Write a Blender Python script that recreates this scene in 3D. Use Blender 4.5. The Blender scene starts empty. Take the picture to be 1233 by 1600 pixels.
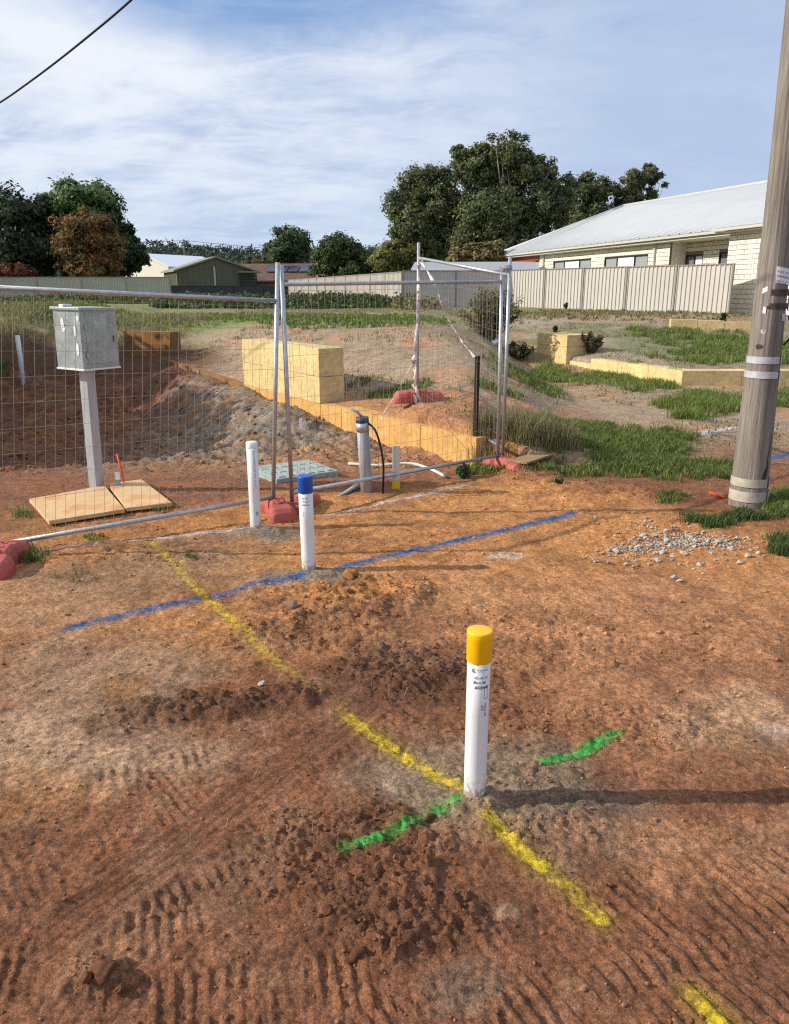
import bpy, bmesh, math, random
import numpy as np
from mathutils import Vector, Matrix

random.seed(7)
rng = np.random.default_rng(7)
sc = bpy.context.scene
COL = sc.collection

# ------------------------------------------------------------------ camera
F = 1213.0; CX = 616.5; CY = 800.0
CAMH = 1.65; TH = math.radians(15.9)
ct, st = math.cos(TH), math.sin(TH)
cam = bpy.data.cameras.new('camera')
cam.sensor_fit = 'VERTICAL'; cam.sensor_height = 36; cam.lens = F / 1600 * 36
cam.clip_start = 0.05; cam.clip_end = 4000
camo = bpy.data.objects.new('camera', cam); COL.objects.link(camo)
camo.location = (0, 0, CAMH); camo.rotation_euler = (math.radians(90) - TH, 0, 0)
sc.camera = camo

# ------------------------------------------------------------------ light
SUN_EL = math.radians(29); SUN_DIR = Vector((-1, -0.04, 0)).normalized()
w = bpy.data.worlds.new('World'); sc.world = w; w.use_nodes = True
nt = w.node_tree; N = nt.nodes; L = nt.links
for n in list(N): N.remove(n)
def wn(t, **k):
    n = N.new(t)
    for a, b in k.items():
        if a in n.inputs: n.inputs[a].default_value = b
        else: setattr(n, a, b)
    return n
sky = wn('ShaderNodeTexSky'); sky.sky_type = 'NISHITA'; sky.sun_disc = False
sky.sun_elevation = SUN_EL; sky.sun_rotation = math.atan2(SUN_DIR.x, SUN_DIR.y)
sky.air_density = 1.0; sky.dust_density = 0.6; sky.ozone_density = 2.0; sky.altitude = 300
bg = wn('ShaderNodeBackground'); bg.inputs[1].default_value = 0.10
outw = wn('ShaderNodeOutputWorld')
tc = wn('ShaderNodeTexCoord')
sep = wn('ShaderNodeSeparateXYZ'); L.new(tc.outputs['Generated'], sep.inputs[0])
zz = wn('ShaderNodeMath', operation='MAXIMUM'); L.new(sep.outputs[2], zz.inputs[0]); zz.inputs[1].default_value = 0.0
za = wn('ShaderNodeMath', operation='ADD'); L.new(zz.outputs[0], za.inputs[0]); za.inputs[1].default_value = 0.20
dx = wn('ShaderNodeMath', operation='DIVIDE'); L.new(sep.outputs[0], dx.inputs[0]); L.new(za.outputs[0], dx.inputs[1])
dy = wn('ShaderNodeMath', operation='DIVIDE'); L.new(sep.outputs[1], dy.inputs[0]); L.new(za.outputs[0], dy.inputs[1])
cb = wn('ShaderNodeCombineXYZ'); L.new(dx.outputs[0], cb.inputs[0]); L.new(dy.outputs[0], cb.inputs[1])
def cloud(scale, rot, stretch, loc, detail, rough, lo, hi, dist=0.0):
    mp = wn('ShaderNodeMapping'); mp.inputs['Rotation'].default_value = (0, 0, rot)
    mp.inputs['Scale'].default_value = stretch; mp.inputs['Location'].default_value = loc
    L.new(cb.outputs[0], mp.inputs[0])
    no = wn('ShaderNodeTexNoise'); no.inputs['Scale'].default_value = scale
    no.inputs['Detail'].default_value = detail; no.inputs['Roughness'].default_value = rough
    no.inputs['Distortion'].default_value = dist
    L.new(mp.outputs[0], no.inputs['Vector'])
    mr = wn('ShaderNodeMapRange'); mr.interpolation_type = 'SMOOTHSTEP'
    L.new(no.outputs[0], mr.inputs[0]); mr.inputs[1].default_value = lo; mr.inputs[2].default_value = hi
    return mr.outputs[0]
c_big = cloud(0.9, 0.35, (1, 1.1, 1), (3.1, 1.7, 0), 9, 0.60, 0.10, 0.40, 0.4)
c_fine = cloud(3.4, 0.5, (1, 1.6, 1), (0.4, 2.2, 0), 9, 0.66, 0.34, 0.72, 0.9)
c_shade = cloud(1.0, 0.35, (1, 1.5, 1), (7.3, 4.4, 0), 8, 0.60, 0.36, 0.62, 0.4)
def mix(a, b, f, mode='MIX'):
    m = wn('ShaderNodeMix', data_type='RGBA'); m.blend_type = mode
    for s, v in ((m.inputs[0], f), (m.inputs[6], a), (m.inputs[7], b)):
        if isinstance(v, (int, float)): s.default_value = v
        elif isinstance(v, tuple): s.default_value = v
        else: L.new(v, s)
    return m.outputs[2]
CLD_LIT = (8.2, 8.6, 9.2, 1); CLD_SHD = (4.1, 5.1, 7.1, 1)
lf = wn('ShaderNodeMapRange'); lf.interpolation_type = 'SMOOTHSTEP'; L.new(sep.outputs[0], lf.inputs[0])
lf.inputs[1].default_value = 0.30; lf.inputs[2].default_value = -0.22; lf.inputs[3].default_value = 0.12; lf.inputs[4].default_value = 1.0
f1 = wn('ShaderNodeMath', operation='MULTIPLY'); L.new(c_shade, f1.inputs[0]); L.new(lf.outputs[0], f1.inputs[1])
f2 = wn('ShaderNodeMath', operation='MULTIPLY'); L.new(c_fine, f2.inputs[0]); L.new(lf.outputs[0], f2.inputs[1]); 
f3 = wn('ShaderNodeMath', operation='MULTIPLY'); L.new(f2.outputs[0], f3.inputs[0]); f3.inputs[1].default_value = 0.7
cldcol = mix(CLD_SHD, CLD_LIT, f1.outputs[0])
cldcol = mix(cldcol, CLD_LIT, f3.outputs[0])
# the clear gap high in the middle left of the view
gd = wn('ShaderNodeVectorMath', operation='DISTANCE'); gm = wn('ShaderNodeMapping'); gm.inputs['Scale'].default_value = (.55, 1, 1.9)
L.new(tc.outputs['Generated'], gm.inputs[0]); L.new(gm.outputs[0], gd.inputs[0]); gd.inputs[1].default_value = (-.155 * .55, .935, .325 * 1.9)
gr = wn('ShaderNodeMapRange'); gr.interpolation_type = 'SMOOTHSTEP'; L.new(gd.outputs['Value'], gr.inputs[0]); gr.inputs[1].default_value = .05; gr.inputs[2].default_value = .20
cov = wn('ShaderNodeMath', operation='MULTIPLY_ADD'); L.new(c_fine, cov.inputs[0]); cov.inputs[1].default_value = 0.3
L.new(c_big, cov.inputs[2]); 
cov2 = wn('ShaderNodeMath', operation='MINIMUM'); L.new(cov.outputs[0], cov2.inputs[0]); cov2.inputs[1].default_value = 0.93
gq = wn('ShaderNodeMath', operation='MULTIPLY_ADD'); L.new(c_fine, gq.inputs[0]); gq.inputs[1].default_value = .22; L.new(gr.outputs[0], gq.inputs[2])
gq2 = wn('ShaderNodeMath', operation='MINIMUM'); L.new(gq.outputs[0], gq2.inputs[0]); gq2.inputs[1].default_value = 1
cov3 = wn('ShaderNodeMath', operation='MULTIPLY'); L.new(cov2.outputs[0], cov3.inputs[0]); L.new(gq2.outputs[0], cov3.inputs[1])
skb = mix(sky.outputs[0], (2.1, 3.9, 7.4, 1), .6)
skc = mix(skb, cldcol, cov3.outputs[0])
# thin veil that thickens towards the horizon
hz = wn('ShaderNodeMapRange'); hz.interpolation_type = 'SMOOTHSTEP'; L.new(sep.outputs[2], hz.inputs[0])
hz.inputs[1].default_value = 0.20; hz.inputs[2].default_value = 0.0; hz.inputs[3].default_value = 0.0; hz.inputs[4].default_value = 0.6
skc = mix(skc, (4.6, 5.8, 7.6, 1), hz.outputs[0])
L.new(skc, bg.inputs[0]); L.new(bg.outputs[0], outw.inputs[0])

sun = bpy.data.lights.new('sun', 'SUN'); sun.energy = 4.6; sun.angle = math.radians(0.6); sun.color = (1, 0.93, 0.82)
so = bpy.data.objects.new('sun', sun); COL.objects.link(so)
tosun = Vector((SUN_DIR.x * math.cos(SUN_EL), SUN_DIR.y * math.cos(SUN_EL), math.sin(SUN_EL)))
so.rotation_euler = tosun.to_track_quat('Z', 'Y').to_euler(); so.location = (-20, -3, 15)
sc.view_settings.view_transform = 'Standard'; sc.view_settings.look = 'None'
sc.view_settings.exposure = 0.15; sc.view_settings.gamma = 1; sc.view_settings.use_curve_mapping = False
sc.render.engine = 'CYCLES'
sc.cycles.use_denoising = False; sc.cycles.filter_width = 1.2; sc.cycles.max_bounces = 5; sc.cycles.transparent_max_bounces = 8

# ------------------------------------------------------------------ measuring helpers
def ray(px, py):
    u = (px - CX) / F; v = (CY - py) / F
    return np.array([u, ct + v * st, -st + v * ct])
def G(px, py, h=0.0):
    d = ray(px, py); t = (h - CAMH) / d[2]
    return np.array([d[0] * t, d[1] * t, h])
def P(px, py, Y):
    d = ray(px, py); t = Y / d[1]
    return np.array([d[0] * t, Y, CAMH + d[2] * t])

# ------------------------------------------------------------------ noise
def _h(ix, iy, s):
    n = (ix.astype(np.int64) * 374761393 + iy.astype(np.int64) * 668265263 + s * 1442695041) & 0xffffffff
    n = ((n ^ (n >> 13)) * 1274126177) & 0xffffffff
    n = ((n ^ (n >> 16)) * 2246822519) & 0xffffffff
    return ((n ^ (n >> 15)) & 0xffffff) / float(0xffffff)
def vn(x, y, s=0):
    x = np.asarray(x, float); y = np.asarray(y, float)
    xi = np.floor(x); yi = np.floor(y); fx = x - xi; fy = y - yi
    fx = fx * fx * fx * (fx * (fx * 6 - 15) + 10); fy = fy * fy * fy * (fy * (fy * 6 - 15) + 10)
    a = _h(xi, yi, s); b = _h(xi + 1, yi, s); c = _h(xi, yi + 1, s); d = _h(xi + 1, yi + 1, s)
    return (a * (1 - fx) + b * fx) * (1 - fy) + (c * (1 - fx) + d * fx) * fy
def fbm(x, y, f, o=4, s=0, g=0.5):
    t = 0; a = 1; n = 0
    for i in range(o):
        r = 0.6 * i + 0.4; cr, sr = math.cos(r), math.sin(r)
        t = t + a * vn((x * cr - y * sr) * f + 17.3 * i, (x * sr + y * cr) * f - 9.1 * i, s + i * 31); n += a; a *= g; f *= 2.03
    return t / n
def ss(a, b, x):
    t = np.clip((x - a) / (b - a), 0, 1); return t * t * (3 - 2 * t)
def lerp(a, b, t): return a + (b - a) * t

# ------------------------------------------------------------------ terrain shape
W0 = G(745, 684, .27); W1 = G(500, 630, .27); W2 = G(377, 527, .97); W3 = G(262, 563, .27)
R0 = G(884, 571, .10); R1 = G(1067, 580, .32); 
def yl_(x): return np.interp(x, [-40, -8, W3[0] - .8, W3[0], W2[0], W1[0], W0[0], W0[0] + .5],
                             [18.2, W3[1] + 1.2, W3[1] + .4, W3[1], W2[1], W1[1], W0[1], W0[1] - .3])
def yr_(x): return np.interp(x, [R0[0] - .6, R0[0], R1[0], 40], [R0[1] + .35, R0[1], R1[1], R1[1] + .3])
def hbase(x, y):
    x = np.asarray(x, float); y = np.asarray(y, float)
    y = np.maximum(y, -5)
    yl = yl_(x) + .12
    pit = -.34 * ss(6.5, 9.4, y) * ss(1.15, .1, x)
    pit = pit - .10 * ss(-1.0, -4.0, x) * ss(6.8, 9, y)
    d = y - yl
    wg = np.interp(x, [W3[0] - 1.5, W3[0], W2[0], W1[0], 0, W0[0]], [-.1, .14, .20, .02, -.07, -.06])
    kk = ss(2.9, .15, -d) * ss(7.0, 8.2, y) * ss(1.1, .7, x); pit = pit * (1 - kk) + wg * kk
    up = np.interp(d, [0, 1.2, 3, 5.5, 9, 20, 50], [.25, .34, .62, .86, .92, .92, 1.1])
    up = up + .16 * np.exp(-((x + .2) / 2.2) ** 2 - ((y - 14.0) / 1.6) ** 2)
    wd = np.interp(x, [-7, W3[0] - .6, W3[0]], [1.6, .8, .10])
    t = ss(-.5, .5, d / wd)
    left = pit * (1 - t) + up * t
    mid = np.interp(y, [0, 7, 8, 9, 12, 16, 22, 36, 60], [0, 0, .06, .12, .32, .62, .85, .92, 1.1])
    low = np.interp(y, [0, 7, 13, 17], [0, 0, .06, .12])
    yr = yr_(x) + .1; dr = y - yr
    high = np.interp(dr, [0, .4, 3, 6, 12, 24, 45], [.26, .30, .42, .62, .84, .9, 1.1])
    tr = ss(-.5, .5, dr / .10)
    right = low * (1 - tr) + high * tr
    k1 = ss(W0[0] - .02, W0[0] + 1.6, x); k2 = ss(1.7, 2.95, x)
    h = left * (1 - k1) + mid * k1
    h = h * (1 - k2) + right * k2
    return h

def ell(px, py, rpx, rpy, h=0.0, rot=0.0):
    c = G(px, py, h); a = G(px + rpx, py, h); b1 = G(px, py - rpy, h); b2 = G(px, py + rpy, h)
    return (c[0], c[1], abs(a[0] - c[0]), abs(b1[1] - b2[1]) / 2, rot)
def em(x, y, e, seed=0, soft=.45, wob=.5, nf=2.5):
    cx, cy, rx, ry, rot = e
    dx, dy = x - cx, y - cy
    if rot:
        c, s = math.cos(rot), math.sin(rot); dx, dy = dx * c + dy * s, -dx * s + dy * c
    r = np.sqrt((dx / rx) ** 2 + (dy / ry) ** 2)
    far = r > 2.2
    n = fbm(x, y, nf / max(min(rx, ry), .08) * .4, 3, seed + 5) - .5
    m = ss(1 + soft, 1 - soft, r + n * wob * 2)
    return np.where(far, 0, m)

# tyre and track prints: centre line ends in picture pixels, width m, lug pitch m, depth m, lug slant, kind
TRACKS = [
    ((-120, 1440), (300, 1235), .30, .036, .009, -.10, 'lug'),
    ((-120, 1560), (330, 1430), .20, .038, .008, -.10, 'lug'),
    ((200, 1440), (520, 1320), .13, .036, .009, .05, 'lug'),
    ((150, 1225), (420, 1160), .14, .040, .008, -.05, 'lug'),
    ((120, 1610), (640, 1510), .22, .040, .010, -.02, 'lug'),
    ((560, 1500), (760, 1430), .22, .042, .010, .12, 'lug'),
    ((560, 1660), (900, 1560), .22, .042, .010, .12, 'lug'),
    ((820, 1500), (1040, 1400), .22, .044, .009, .10, 'lug'),
    ((880, 1510), (1400, 1340), .30, .046, .008, .10, 'lug'),
    ((950, 1640), (1450, 1470), .28, .046, .008, .15, 'lug'),
    ((500, 1150), (730, 1080), .22, .048, .011, .20, 'lug'),
    ((240, 730), (395, 640), .45, .09, .03, .2, 'lug'),
    ((760, 1100), (1180, 960), .2, .05, .004, -.1, 'lug'),
    ((60, 1490), (585, 1100), .16, .030, .007, 0.0, 'groove'),
]
DIST = [  # disturbed, cloddy soil: (ellipse px, strength)
    (ell(560, 935, 95, 30), 1.6, .035), (ell(470, 990, 130, 30), 1.0, .012), (ell(640, 1050, 120, 38), 1.5, .02),
    (ell(330, 1105, 150, 22, rot=.2), 1.2, .02), (ell(520, 1330, 150, 60), 1.2, .012), (ell(640, 1440, 130, 40), 1.2, .012),
    (ell(850, 1250, 130, 60), .7, .012), (ell(160, 1530, 50, 30), 1.2, .02), (ell(930, 1140, 160, 40), .7, .004),
    (ell(940, 770, 130, 16), .9, .03), (ell(600, 1490, 60, 30), 1.0, .01), (ell(420, 920, 60, 18), .8, .012),
    (ell(230, 870, 130, 20), .8, .01), (ell(820, 1000, 160, 40), .5, .004), (ell(1010, 820, 90, 20), .6, .01),
    (ell(741, 1262, 34, 16), .3, .022), (ell(485, 900, 40, 9), .3, .02), (ell(402, 832, 34, 8), .3, .02),
    (ell(700, 690, 60, 22), 1.3, .10), (ell(830, 745, 40, 10), 1.0, .05), (ell(1100, 1010, 130, 25), .4, .004)]
def detail(x, y, full=True):
    r = np.hypot(x, y)
    far = ss(60, 20, r)
    inp = ss(6.9, 8.6, y) * ss(.9, .2, x) * ss(.3, -.6, y - yl_(x))
    h = .030 * (fbm(x, y, .9, 3, 1) - .5) * np.clip(r / 3, .4, 1.2)
    h = h + .022 * (fbm(x, y, 3.1, 4, 2) - .5)
    hsm = h + 0.
    rough = .40 + .25 * (fbm(x, y, 1.3, 2, 77) - .3)
    for i, (e, s, lift) in enumerate(DIST):
        m = em(x, y, e, i * 3)
        rough = rough + m * s * .62; h = h + lift * m
    rough = rough + inp * 2.2
    n1 = fbm(x, y, 14, 3, 3); n2 = fbm(x, y, 33, 3, 4)
    n3 = fbm(x, y, 75, 2, 5)
    clod = np.maximum(0, n1 - .52) * .06 + np.maximum(0, n2 - .52) * .040 + np.maximum(0, n3 - .55) * .016 * ss(6, 3, r) - np.maximum(0, .42 - n1) * .04
    bl1 = np.abs(fbm(x, y, 11, 2, 23) * 2 - 1); bl2 = np.abs(fbm(x, y, 27, 2, 24) * 2 - 1); bl3 = np.abs(vn(x * 62, y * 62, 25) * 2 - 1)
    h = h + clod * rough * .62 + rough * (.030 * np.minimum(bl1, .35) + .022 * np.minimum(bl2, .4) + .0045 * bl3 * ss(7, 4, r)) * ss(14, 7, r)
    # ruts and heaps of the excavated pad
    rid = 1 - np.abs(fbm(x * .8 + y * .25, y * 1.3, .9, 4, 8) * 2 - 1) * 2.2
    h = h + inp * (.11 * rid + .14 * (fbm(x, y, .6, 3, 12) - .5) + .05 * (fbm(x, y, 3.5, 3, 13) - .5))
    bank = ss(-.9, 0, y - yl_(x)) * ss(2.6, .3, y - yl_(x)) * ss(W3[0] + 1.8, W3[0] - .5, x)
    h = h + bank * .30 * (fbm(x, y, 1.1, 4, 21) - .5)
    heap = em(x, y, ell(30, 505, 95, 16, .8), 91); h = h + heap * .35
    h = h + far * ss(8, 12, y) * (1 - inp) * .05 * (fbm(x, y, 1.6, 3, 15) - .5)
    smooth = np.zeros_like(h)
    for i, (a, b, wd, pitch, dep, sl, kind) in enumerate(TRACKS):
        A = G(*a); B = G(*b); u = (B - A)[:2]; Ln = np.hypot(*u); u = u / Ln
        s = (x - A[0]) * u[0] + (y - A[1]) * u[1]; t = -(x - A[0]) * u[1] + (y - A[1]) * u[0]
        near = (np.abs(t) < wd) & (s > -.2) & (s < Ln + .2)
        if not near.any(): continue
        wob = (fbm(x, y, 3, 2, 40 + i) - .5) * .03
        t2 = t + wob
        m = ss(wd * .52, wd * (.36 if kind == 'groove' else .42), np.abs(t2)) * ss(-.05, .08, s) * ss(Ln + .05, Ln - .08, s)
        wear = np.clip(ss(.36, .58, fbm(x, y, 4.2, 4, 60 + i)) * 1.05 + .05, 0, 1) * .85
        if kind == 'groove':
            p = np.cos(t2 / wd * 2 * math.pi * 4.0)
            mk = near * ss(wd * .68, wd * .40, np.abs(t2)) * ss(-.05, .15, s) * ss(Ln + .05, Ln - .15, s) * .85
            h = h * (1 - mk) + (hsm + .011 + .005 * (fbm(x, y, 20, 3, 33) - .5)) * mk
            g = -dep * .9 - .004 * ss(.5, .95, p)
            h = h + near * m * g
            h = h + near * .003 * np.exp(-((np.abs(t2) - wd * .54) / .012) ** 2) * ss(-.05, .08, s) * ss(Ln + .05, Ln - .08, s)
            smooth = np.maximum(smooth, near * m)
        else:
            ph = (s + t2 * sl + (fbm(x, y, 4, 3, 70 + i) - .5) * .035) / pitch * 2 * math.pi
            bars = ss(-.2, .7, np.sin(ph))
            gap = 1 - .7 * ss(.66, .76, vn(x * 11 + i, y * 11, 7 + i))
            h = h - near * m * wear * .3 * (clod * rough) + near * m * (-.003 + wear * dep * (bars * gap - .35))
    h0 = h
    return h, smooth, rough, inp
def H(x, y):
    x = np.atleast_1d(np.asarray(x, float)); y = np.atleast_1d(np.asarray(y, float))
    return hbase(x, y) + detail(x, y)[0]
def hz_(x, y): return float(H(x, y)[0])
def GT(px, py):   # where a picture ray meets the terrain
    d = ray(px, py); t = np.linspace(1.2, 90, 6000)
    X, Y, Z = d[0] * t, d[1] * t, CAMH + d[2] * t
    b = Z - hbase(X, Y); k = np.argmax(b < 0)
    if k == 0: k = len(t) - 1
    return np.array([X[k], Y[k], hz_(X[k], Y[k])])

# ------------------------------------------------------------------ materials
def srgb(r, g, b):
    f = lambda c: (c / 255 / 12.92) if c / 255 <= .04045 else ((c / 255 + .055) / 1.055) ** 2.4
    return (f(r), f(g), f(b))
MATS = {}
def material(name, color, rough=.8, metal=0., spec=.3, attr=None, noise=None, bump=None, bands=None, translucent=0., emit=None, coat=0.):
    """noise=[(scale, detail, (lo,hi) multiplier, stretch)], bump=[(scale, strength, dist, stretch)]"""
    m = bpy.data.materials.new(name); m.use_nodes = True
    t = m.node_tree; n = t.nodes; l = t.links
    bs = n['Principled BSDF']; out = n['Material Output']
    bs.inputs['Roughness'].default_value = rough; bs.inputs['Metallic'].default_value = metal
    bs.inputs['Specular IOR Level'].default_value = spec; bs.inputs['Coat Weight'].default_value = coat
    tcn = n.new('ShaderNodeTexCoord'); src = None
    if attr:
        a = n.new('ShaderNodeAttribute'); a.attribute_name = attr; src = a.outputs['Color']
    else:
        rg = n.new('ShaderNodeRGB'); rg.outputs[0].default_value = (*color, 1); src = rg.outputs[0]
    for it in (noise or []):
        scale, det, (lo, hi), stretch = it[:4]
        mp = n.new('ShaderNodeMapping'); mp.inputs['Scale'].default_value = stretch; l.new(tcn.outputs['Object'], mp.inputs[0])
        no = n.new('ShaderNodeTexNoise'); no.inputs['Scale'].default_value = scale; no.inputs['Detail'].default_value = det
        no.inputs['Roughness'].default_value = .6; l.new(mp.outputs[0], no.inputs['Vector'])
        mr = n.new('ShaderNodeMapRange'); l.new(no.outputs[0], mr.inputs[0])
        mr.inputs[1].default_value = .3; mr.inputs[2].default_value = .7; mr.inputs[3].default_value = lo; mr.inputs[4].default_value = hi
        mx = n.new('ShaderNodeMix'); mx.data_type = 'RGBA'
        if len(it) > 4:   # mix to another colour instead of multiplying
            mr.clamp = True; l.new(mr.outputs[0], mx.inputs[0]); l.new(src, mx.inputs[6]); mx.inputs[7].default_value = (*it[4], 1)
        else:
            mx.blend_type = 'MULTIPLY'; mx.inputs[0].default_value = 1
            cmb = n.new('ShaderNodeCombineColor')
            for i in range(3): l.new(mr.outputs[0], cmb.inputs[i])
            l.new(src, mx.inputs[6]); l.new(cmb.outputs[0], mx.inputs[7])
        src = mx.outputs[2]
    l.new(src, bs.inputs['Base Color'])
    prev = None
    for scale, strength, dist, stretch in (bump or []):
        mp = n.new('ShaderNodeMapping'); mp.inputs['Scale'].default_value = stretch; l.new(tcn.outputs['Object'], mp.inputs[0])
        no = n.new('ShaderNodeTexNoise'); no.inputs['Scale'].default_value = scale; no.inputs['Detail'].default_value = 6
        no.inputs['Roughness'].default_value = .65; l.new(mp.outputs[0], no.inputs['Vector'])
        b = n.new('ShaderNodeBump'); b.inputs['Strength'].default_value = strength; b.inputs['Distance'].default_value = dist
        l.new(no.outputs[0], b.inputs['Height'])
        if prev: l.new(prev, b.inputs['Normal'])
        prev = b.outputs[0]
    if prev: l.new(prev, bs.inputs['Normal'])
    if translucent:
        tr = n.new('ShaderNodeBsdfTranslucent'); l.new(src, tr.inputs[0]); ms = n.new('ShaderNodeMixShader')
        ms.inputs[0].default_value = translucent; l.new(bs.outputs[0], ms.inputs[1]); l.new(tr.outputs[0], ms.inputs[2])
        l.new(ms.outputs[0], out.inputs[0])
    MATS[name] = m
    return m
one = (1, 1, 1)
M_soil = material('soil', one, .96, spec=.15, attr='col', noise=[(9, 8, (.74, 1.24), one), (48, 8, (.50, 1.52), one), (190, 5, (.52, 1.50), one)],
                  bump=[(26, .55, .022, one), (95, .9, .013, one), (260, .9, .006, one)])
M_clod = material('clod soil', one, .96, spec=.15, attr='col', noise=[(60, 5, (.7, 1.25), one)], bump=[(60, .7, .012, one), (220, .5, .004, one)])
M_leaf = material('foliage', one, .6, spec=.3, attr='col', translucent=.3)
M_grass = material('grass blades', one, .7, spec=.25, attr='col', translucent=.35)
M_bark = material('bark', (.16, .13, .10), .9, noise=[(6, 5, (.6, 1.5), (1, 1, .2))], bump=[(10, .5, .03, (1, 1, .2))])
M_lime = material('limestone', srgb(222, 196, 140), .9, spec=.2, noise=[(2.2, 5, (.80, 1.12), one), (14, 6, (.74, 1.15), one), (90, 3, (.8, 1.1), one), (3.1, 4, (-.5, .22), one, (.62, .36, .10))],
                  bump=[(18, .5, .015, one), (90, .5, .004, one)])
M_lime_br = material('brown stained and shaded limestone', srgb(150, 108, 66), .9, spec=.2, noise=[(2.2, 5, (.7, 1.15), one), (14, 6, (.7, 1.2), one)], bump=[(18, .6, .015, one)])  # darker brown stone; the far stack's shadow is put into this colour
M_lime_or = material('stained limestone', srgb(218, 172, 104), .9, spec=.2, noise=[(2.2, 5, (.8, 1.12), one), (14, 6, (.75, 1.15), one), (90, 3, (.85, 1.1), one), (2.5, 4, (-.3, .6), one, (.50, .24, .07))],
                  bump=[(18, .5, .015, one), (90, .5, .004, one)])
M_pvc = material('white pvc', (.80, .80, .79), .32, spec=.5, noise=[(7, 4, (.94, 1.03), (1, 1, .4))], coat=.1)
M_pvcm = material('dusty white pvc', one, .36, spec=.5, attr='col', noise=[(7, 4, (.94, 1.03), (1, 1, .4)), (90, 3, (.96, 1.02), (1, 1, .15))])
M_yel = material('yellow plastic', (.95, .50, .004), .35, spec=.5)
M_blue = material('blue plastic', (.008, .085, .42), .35, spec=.5)
M_galv = material('galvanised tube', (.50, .52, .54), .42, metal=.75, noise=[(30, 4, (.8, 1.15), one)])
M_wire = material('fence wire', (.30, .29, .27), .5, metal=.5)
M_sheet = material('galvanised sheet', (.40, .46, .44), .42, metal=.55, noise=[(9, 5, (.75, 1.2), one), (70, 3, (.78, 1.18), one)], bump=[(30, .05, .004, one)])
M_pgrey = material('painted steel post', (.42, .44, .44), .5, metal=.2, noise=[(12, 4, (.85, 1.1), (1, 1, .3))])
M_red = material('red plastic', srgb(176, 88, 76), .6, spec=.35, noise=[(8, 4, (.85, 1.12), one), (60, 3, (.9, 1.06), one), (5, 5, (-.9, .5), one, (.42, .24, .14))], bump=[(60, .12, .004, one)])
M_cond = material('grey pvc', (.36, .37, .38), .5, noise=[(10, 4, (.8, 1.12), (1, 1, .3))])
M_black = material('black plastic', (.012, .012, .013), .45)
M_rust = material('dark picket steel', (.035, .018, .013), .75, noise=[(40, 4, (.6, 1.6), one)])
M_wht = material('white marker', (.78, .78, .76), .5)
M_orange = material('orange paint', (.75, .07, .015), .5)
M_timber = material('pallet timber', (.34, .22, .12), .85, noise=[(30, 4, (.7, 1.2), (.15, 1, 1))])
M_ply = material('chipboard', srgb(220, 184, 136), .85, spec=.2, noise=[(3, 5, (.82, 1.12), one), (60, 4, (.82, 1.1), one), (3.4, 5, (-.8, .9), one, (.50, .22, .08))], bump=[(80, .25, .003, one)])
M_pole = material('weathered pole timber', (.25, .222, .19), .88, spec=.2, noise=[(3, 6, (.80, 1.15), (1, 1, .4)), (46, 8, (.62, 1.28), (1, 1, .03)), (120, 6, (.72, 1.22), (1, 1, .04)), (1.6, 5, (-.4, .5), (1, 1, .5), (.20, .15, .105))],
                  bump=[(40, .9, .010, (1, 1, .03)), (120, .6, .004, (1, 1, .04))])
M_band = material('reflective band', (.50, .52, .54), .45, metal=.25, noise=[(20, 4, (.8, 1.1), one)])
M_bandc = material('dusty cream band', (.46, .42, .33), .6, noise=[(14, 5, (.7, 1.1), one)])
M_bandd = material('tarred metal strip', (.05, .042, .035), .6, noise=[(25, 5, (.5, 1.8), one)])
M_tag = material('printed tag', (.72, .75, .80), .5)
M_ink = material('marker ink', (.02, .02, .03), .6)
M_grn = material('green print', (.06, .30, .09), .5)
M_gry = material('grey print', (.22, .28, .34), .5)
M_fencec = material('cream sheet fence', srgb(188, 182, 173), .55, spec=.3, noise=[(1.5, 4, (.95, 1.04), one)])
M_fenceg = material('grey green sheet fence', srgb(168, 168, 152), .6, noise=[(1.5, 4, (.95, 1.04), one)])
M_fencep = material('fence post cream', srgb(140, 132, 122), .55)
M_fenced = material('dark sheet fence', (.062, .064, .07), .6)
M_roof = material('pale metal roof', (.47, .478, .47), .5, spec=.4, noise=[(.6, 4, (.95, 1.04), one)])
M_brick = material('cream brick', srgb(230, 224, 206), .85, noise=[(3, 4, (.88, 1.06), one), (30, 3, (.92, 1.05), one)])
M_mort = material('mortar', srgb(128, 116, 92), .9)
M_gut = material('cream gutter', srgb(186, 182, 168), .5)
M_wfr = material('black window frame', (.02, .02, .022), .4)
M_glass = material('window glass', (.16, .18, .20), .12, spec=.6)
M_blind = material('white blind', (.72, .73, .73), .3, spec=.5)
M_redb = material('red oxide steel', (.26, .06, .035), .6)
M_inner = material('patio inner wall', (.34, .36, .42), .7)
M_shed = material('olive shed sheet', (.135, .13, .085), .6, noise=[(1, 3, (.9, 1.1), one)])
M_shedr = material('olive shed roof', (.24, .245, .18), .55)
M_tile = material('brown roof tile', (.13, .075, .06), .8, noise=[(1.2, 4, (.75, 1.25), one), (12, 3, (.8, 1.2), one)])
M_bwall = material('brown brick wall', (.22, .13, .10), .85)
M_solar = material('solar glass', (.015, .02, .05), .15, spec=.6)
M_hill = material('far woodland', one, .95, spec=.1, attr='col')
M_wood = material('grey pole wood', (.12, .11, .10), .9)
M_tape = material('barrier tape', (.75, .68, .66), .5, noise=[(14, 1, (-2.4, 1.3), (1, 1, 1), (.42, .12, .10))], translucent=.2)
M_bag = material('plastic bag', (.7, .74, .76), .35, translucent=.3)
M_grate = material('grating lid', (.33, .37, .35), .7, noise=[(20, 4, (.8, 1.15), one)])
M_stone = material('white stone', one, .85, attr='col', noise=[(40, 4, (.75, 1.15), one)], bump=[(60, .4, .006, one)])
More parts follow.
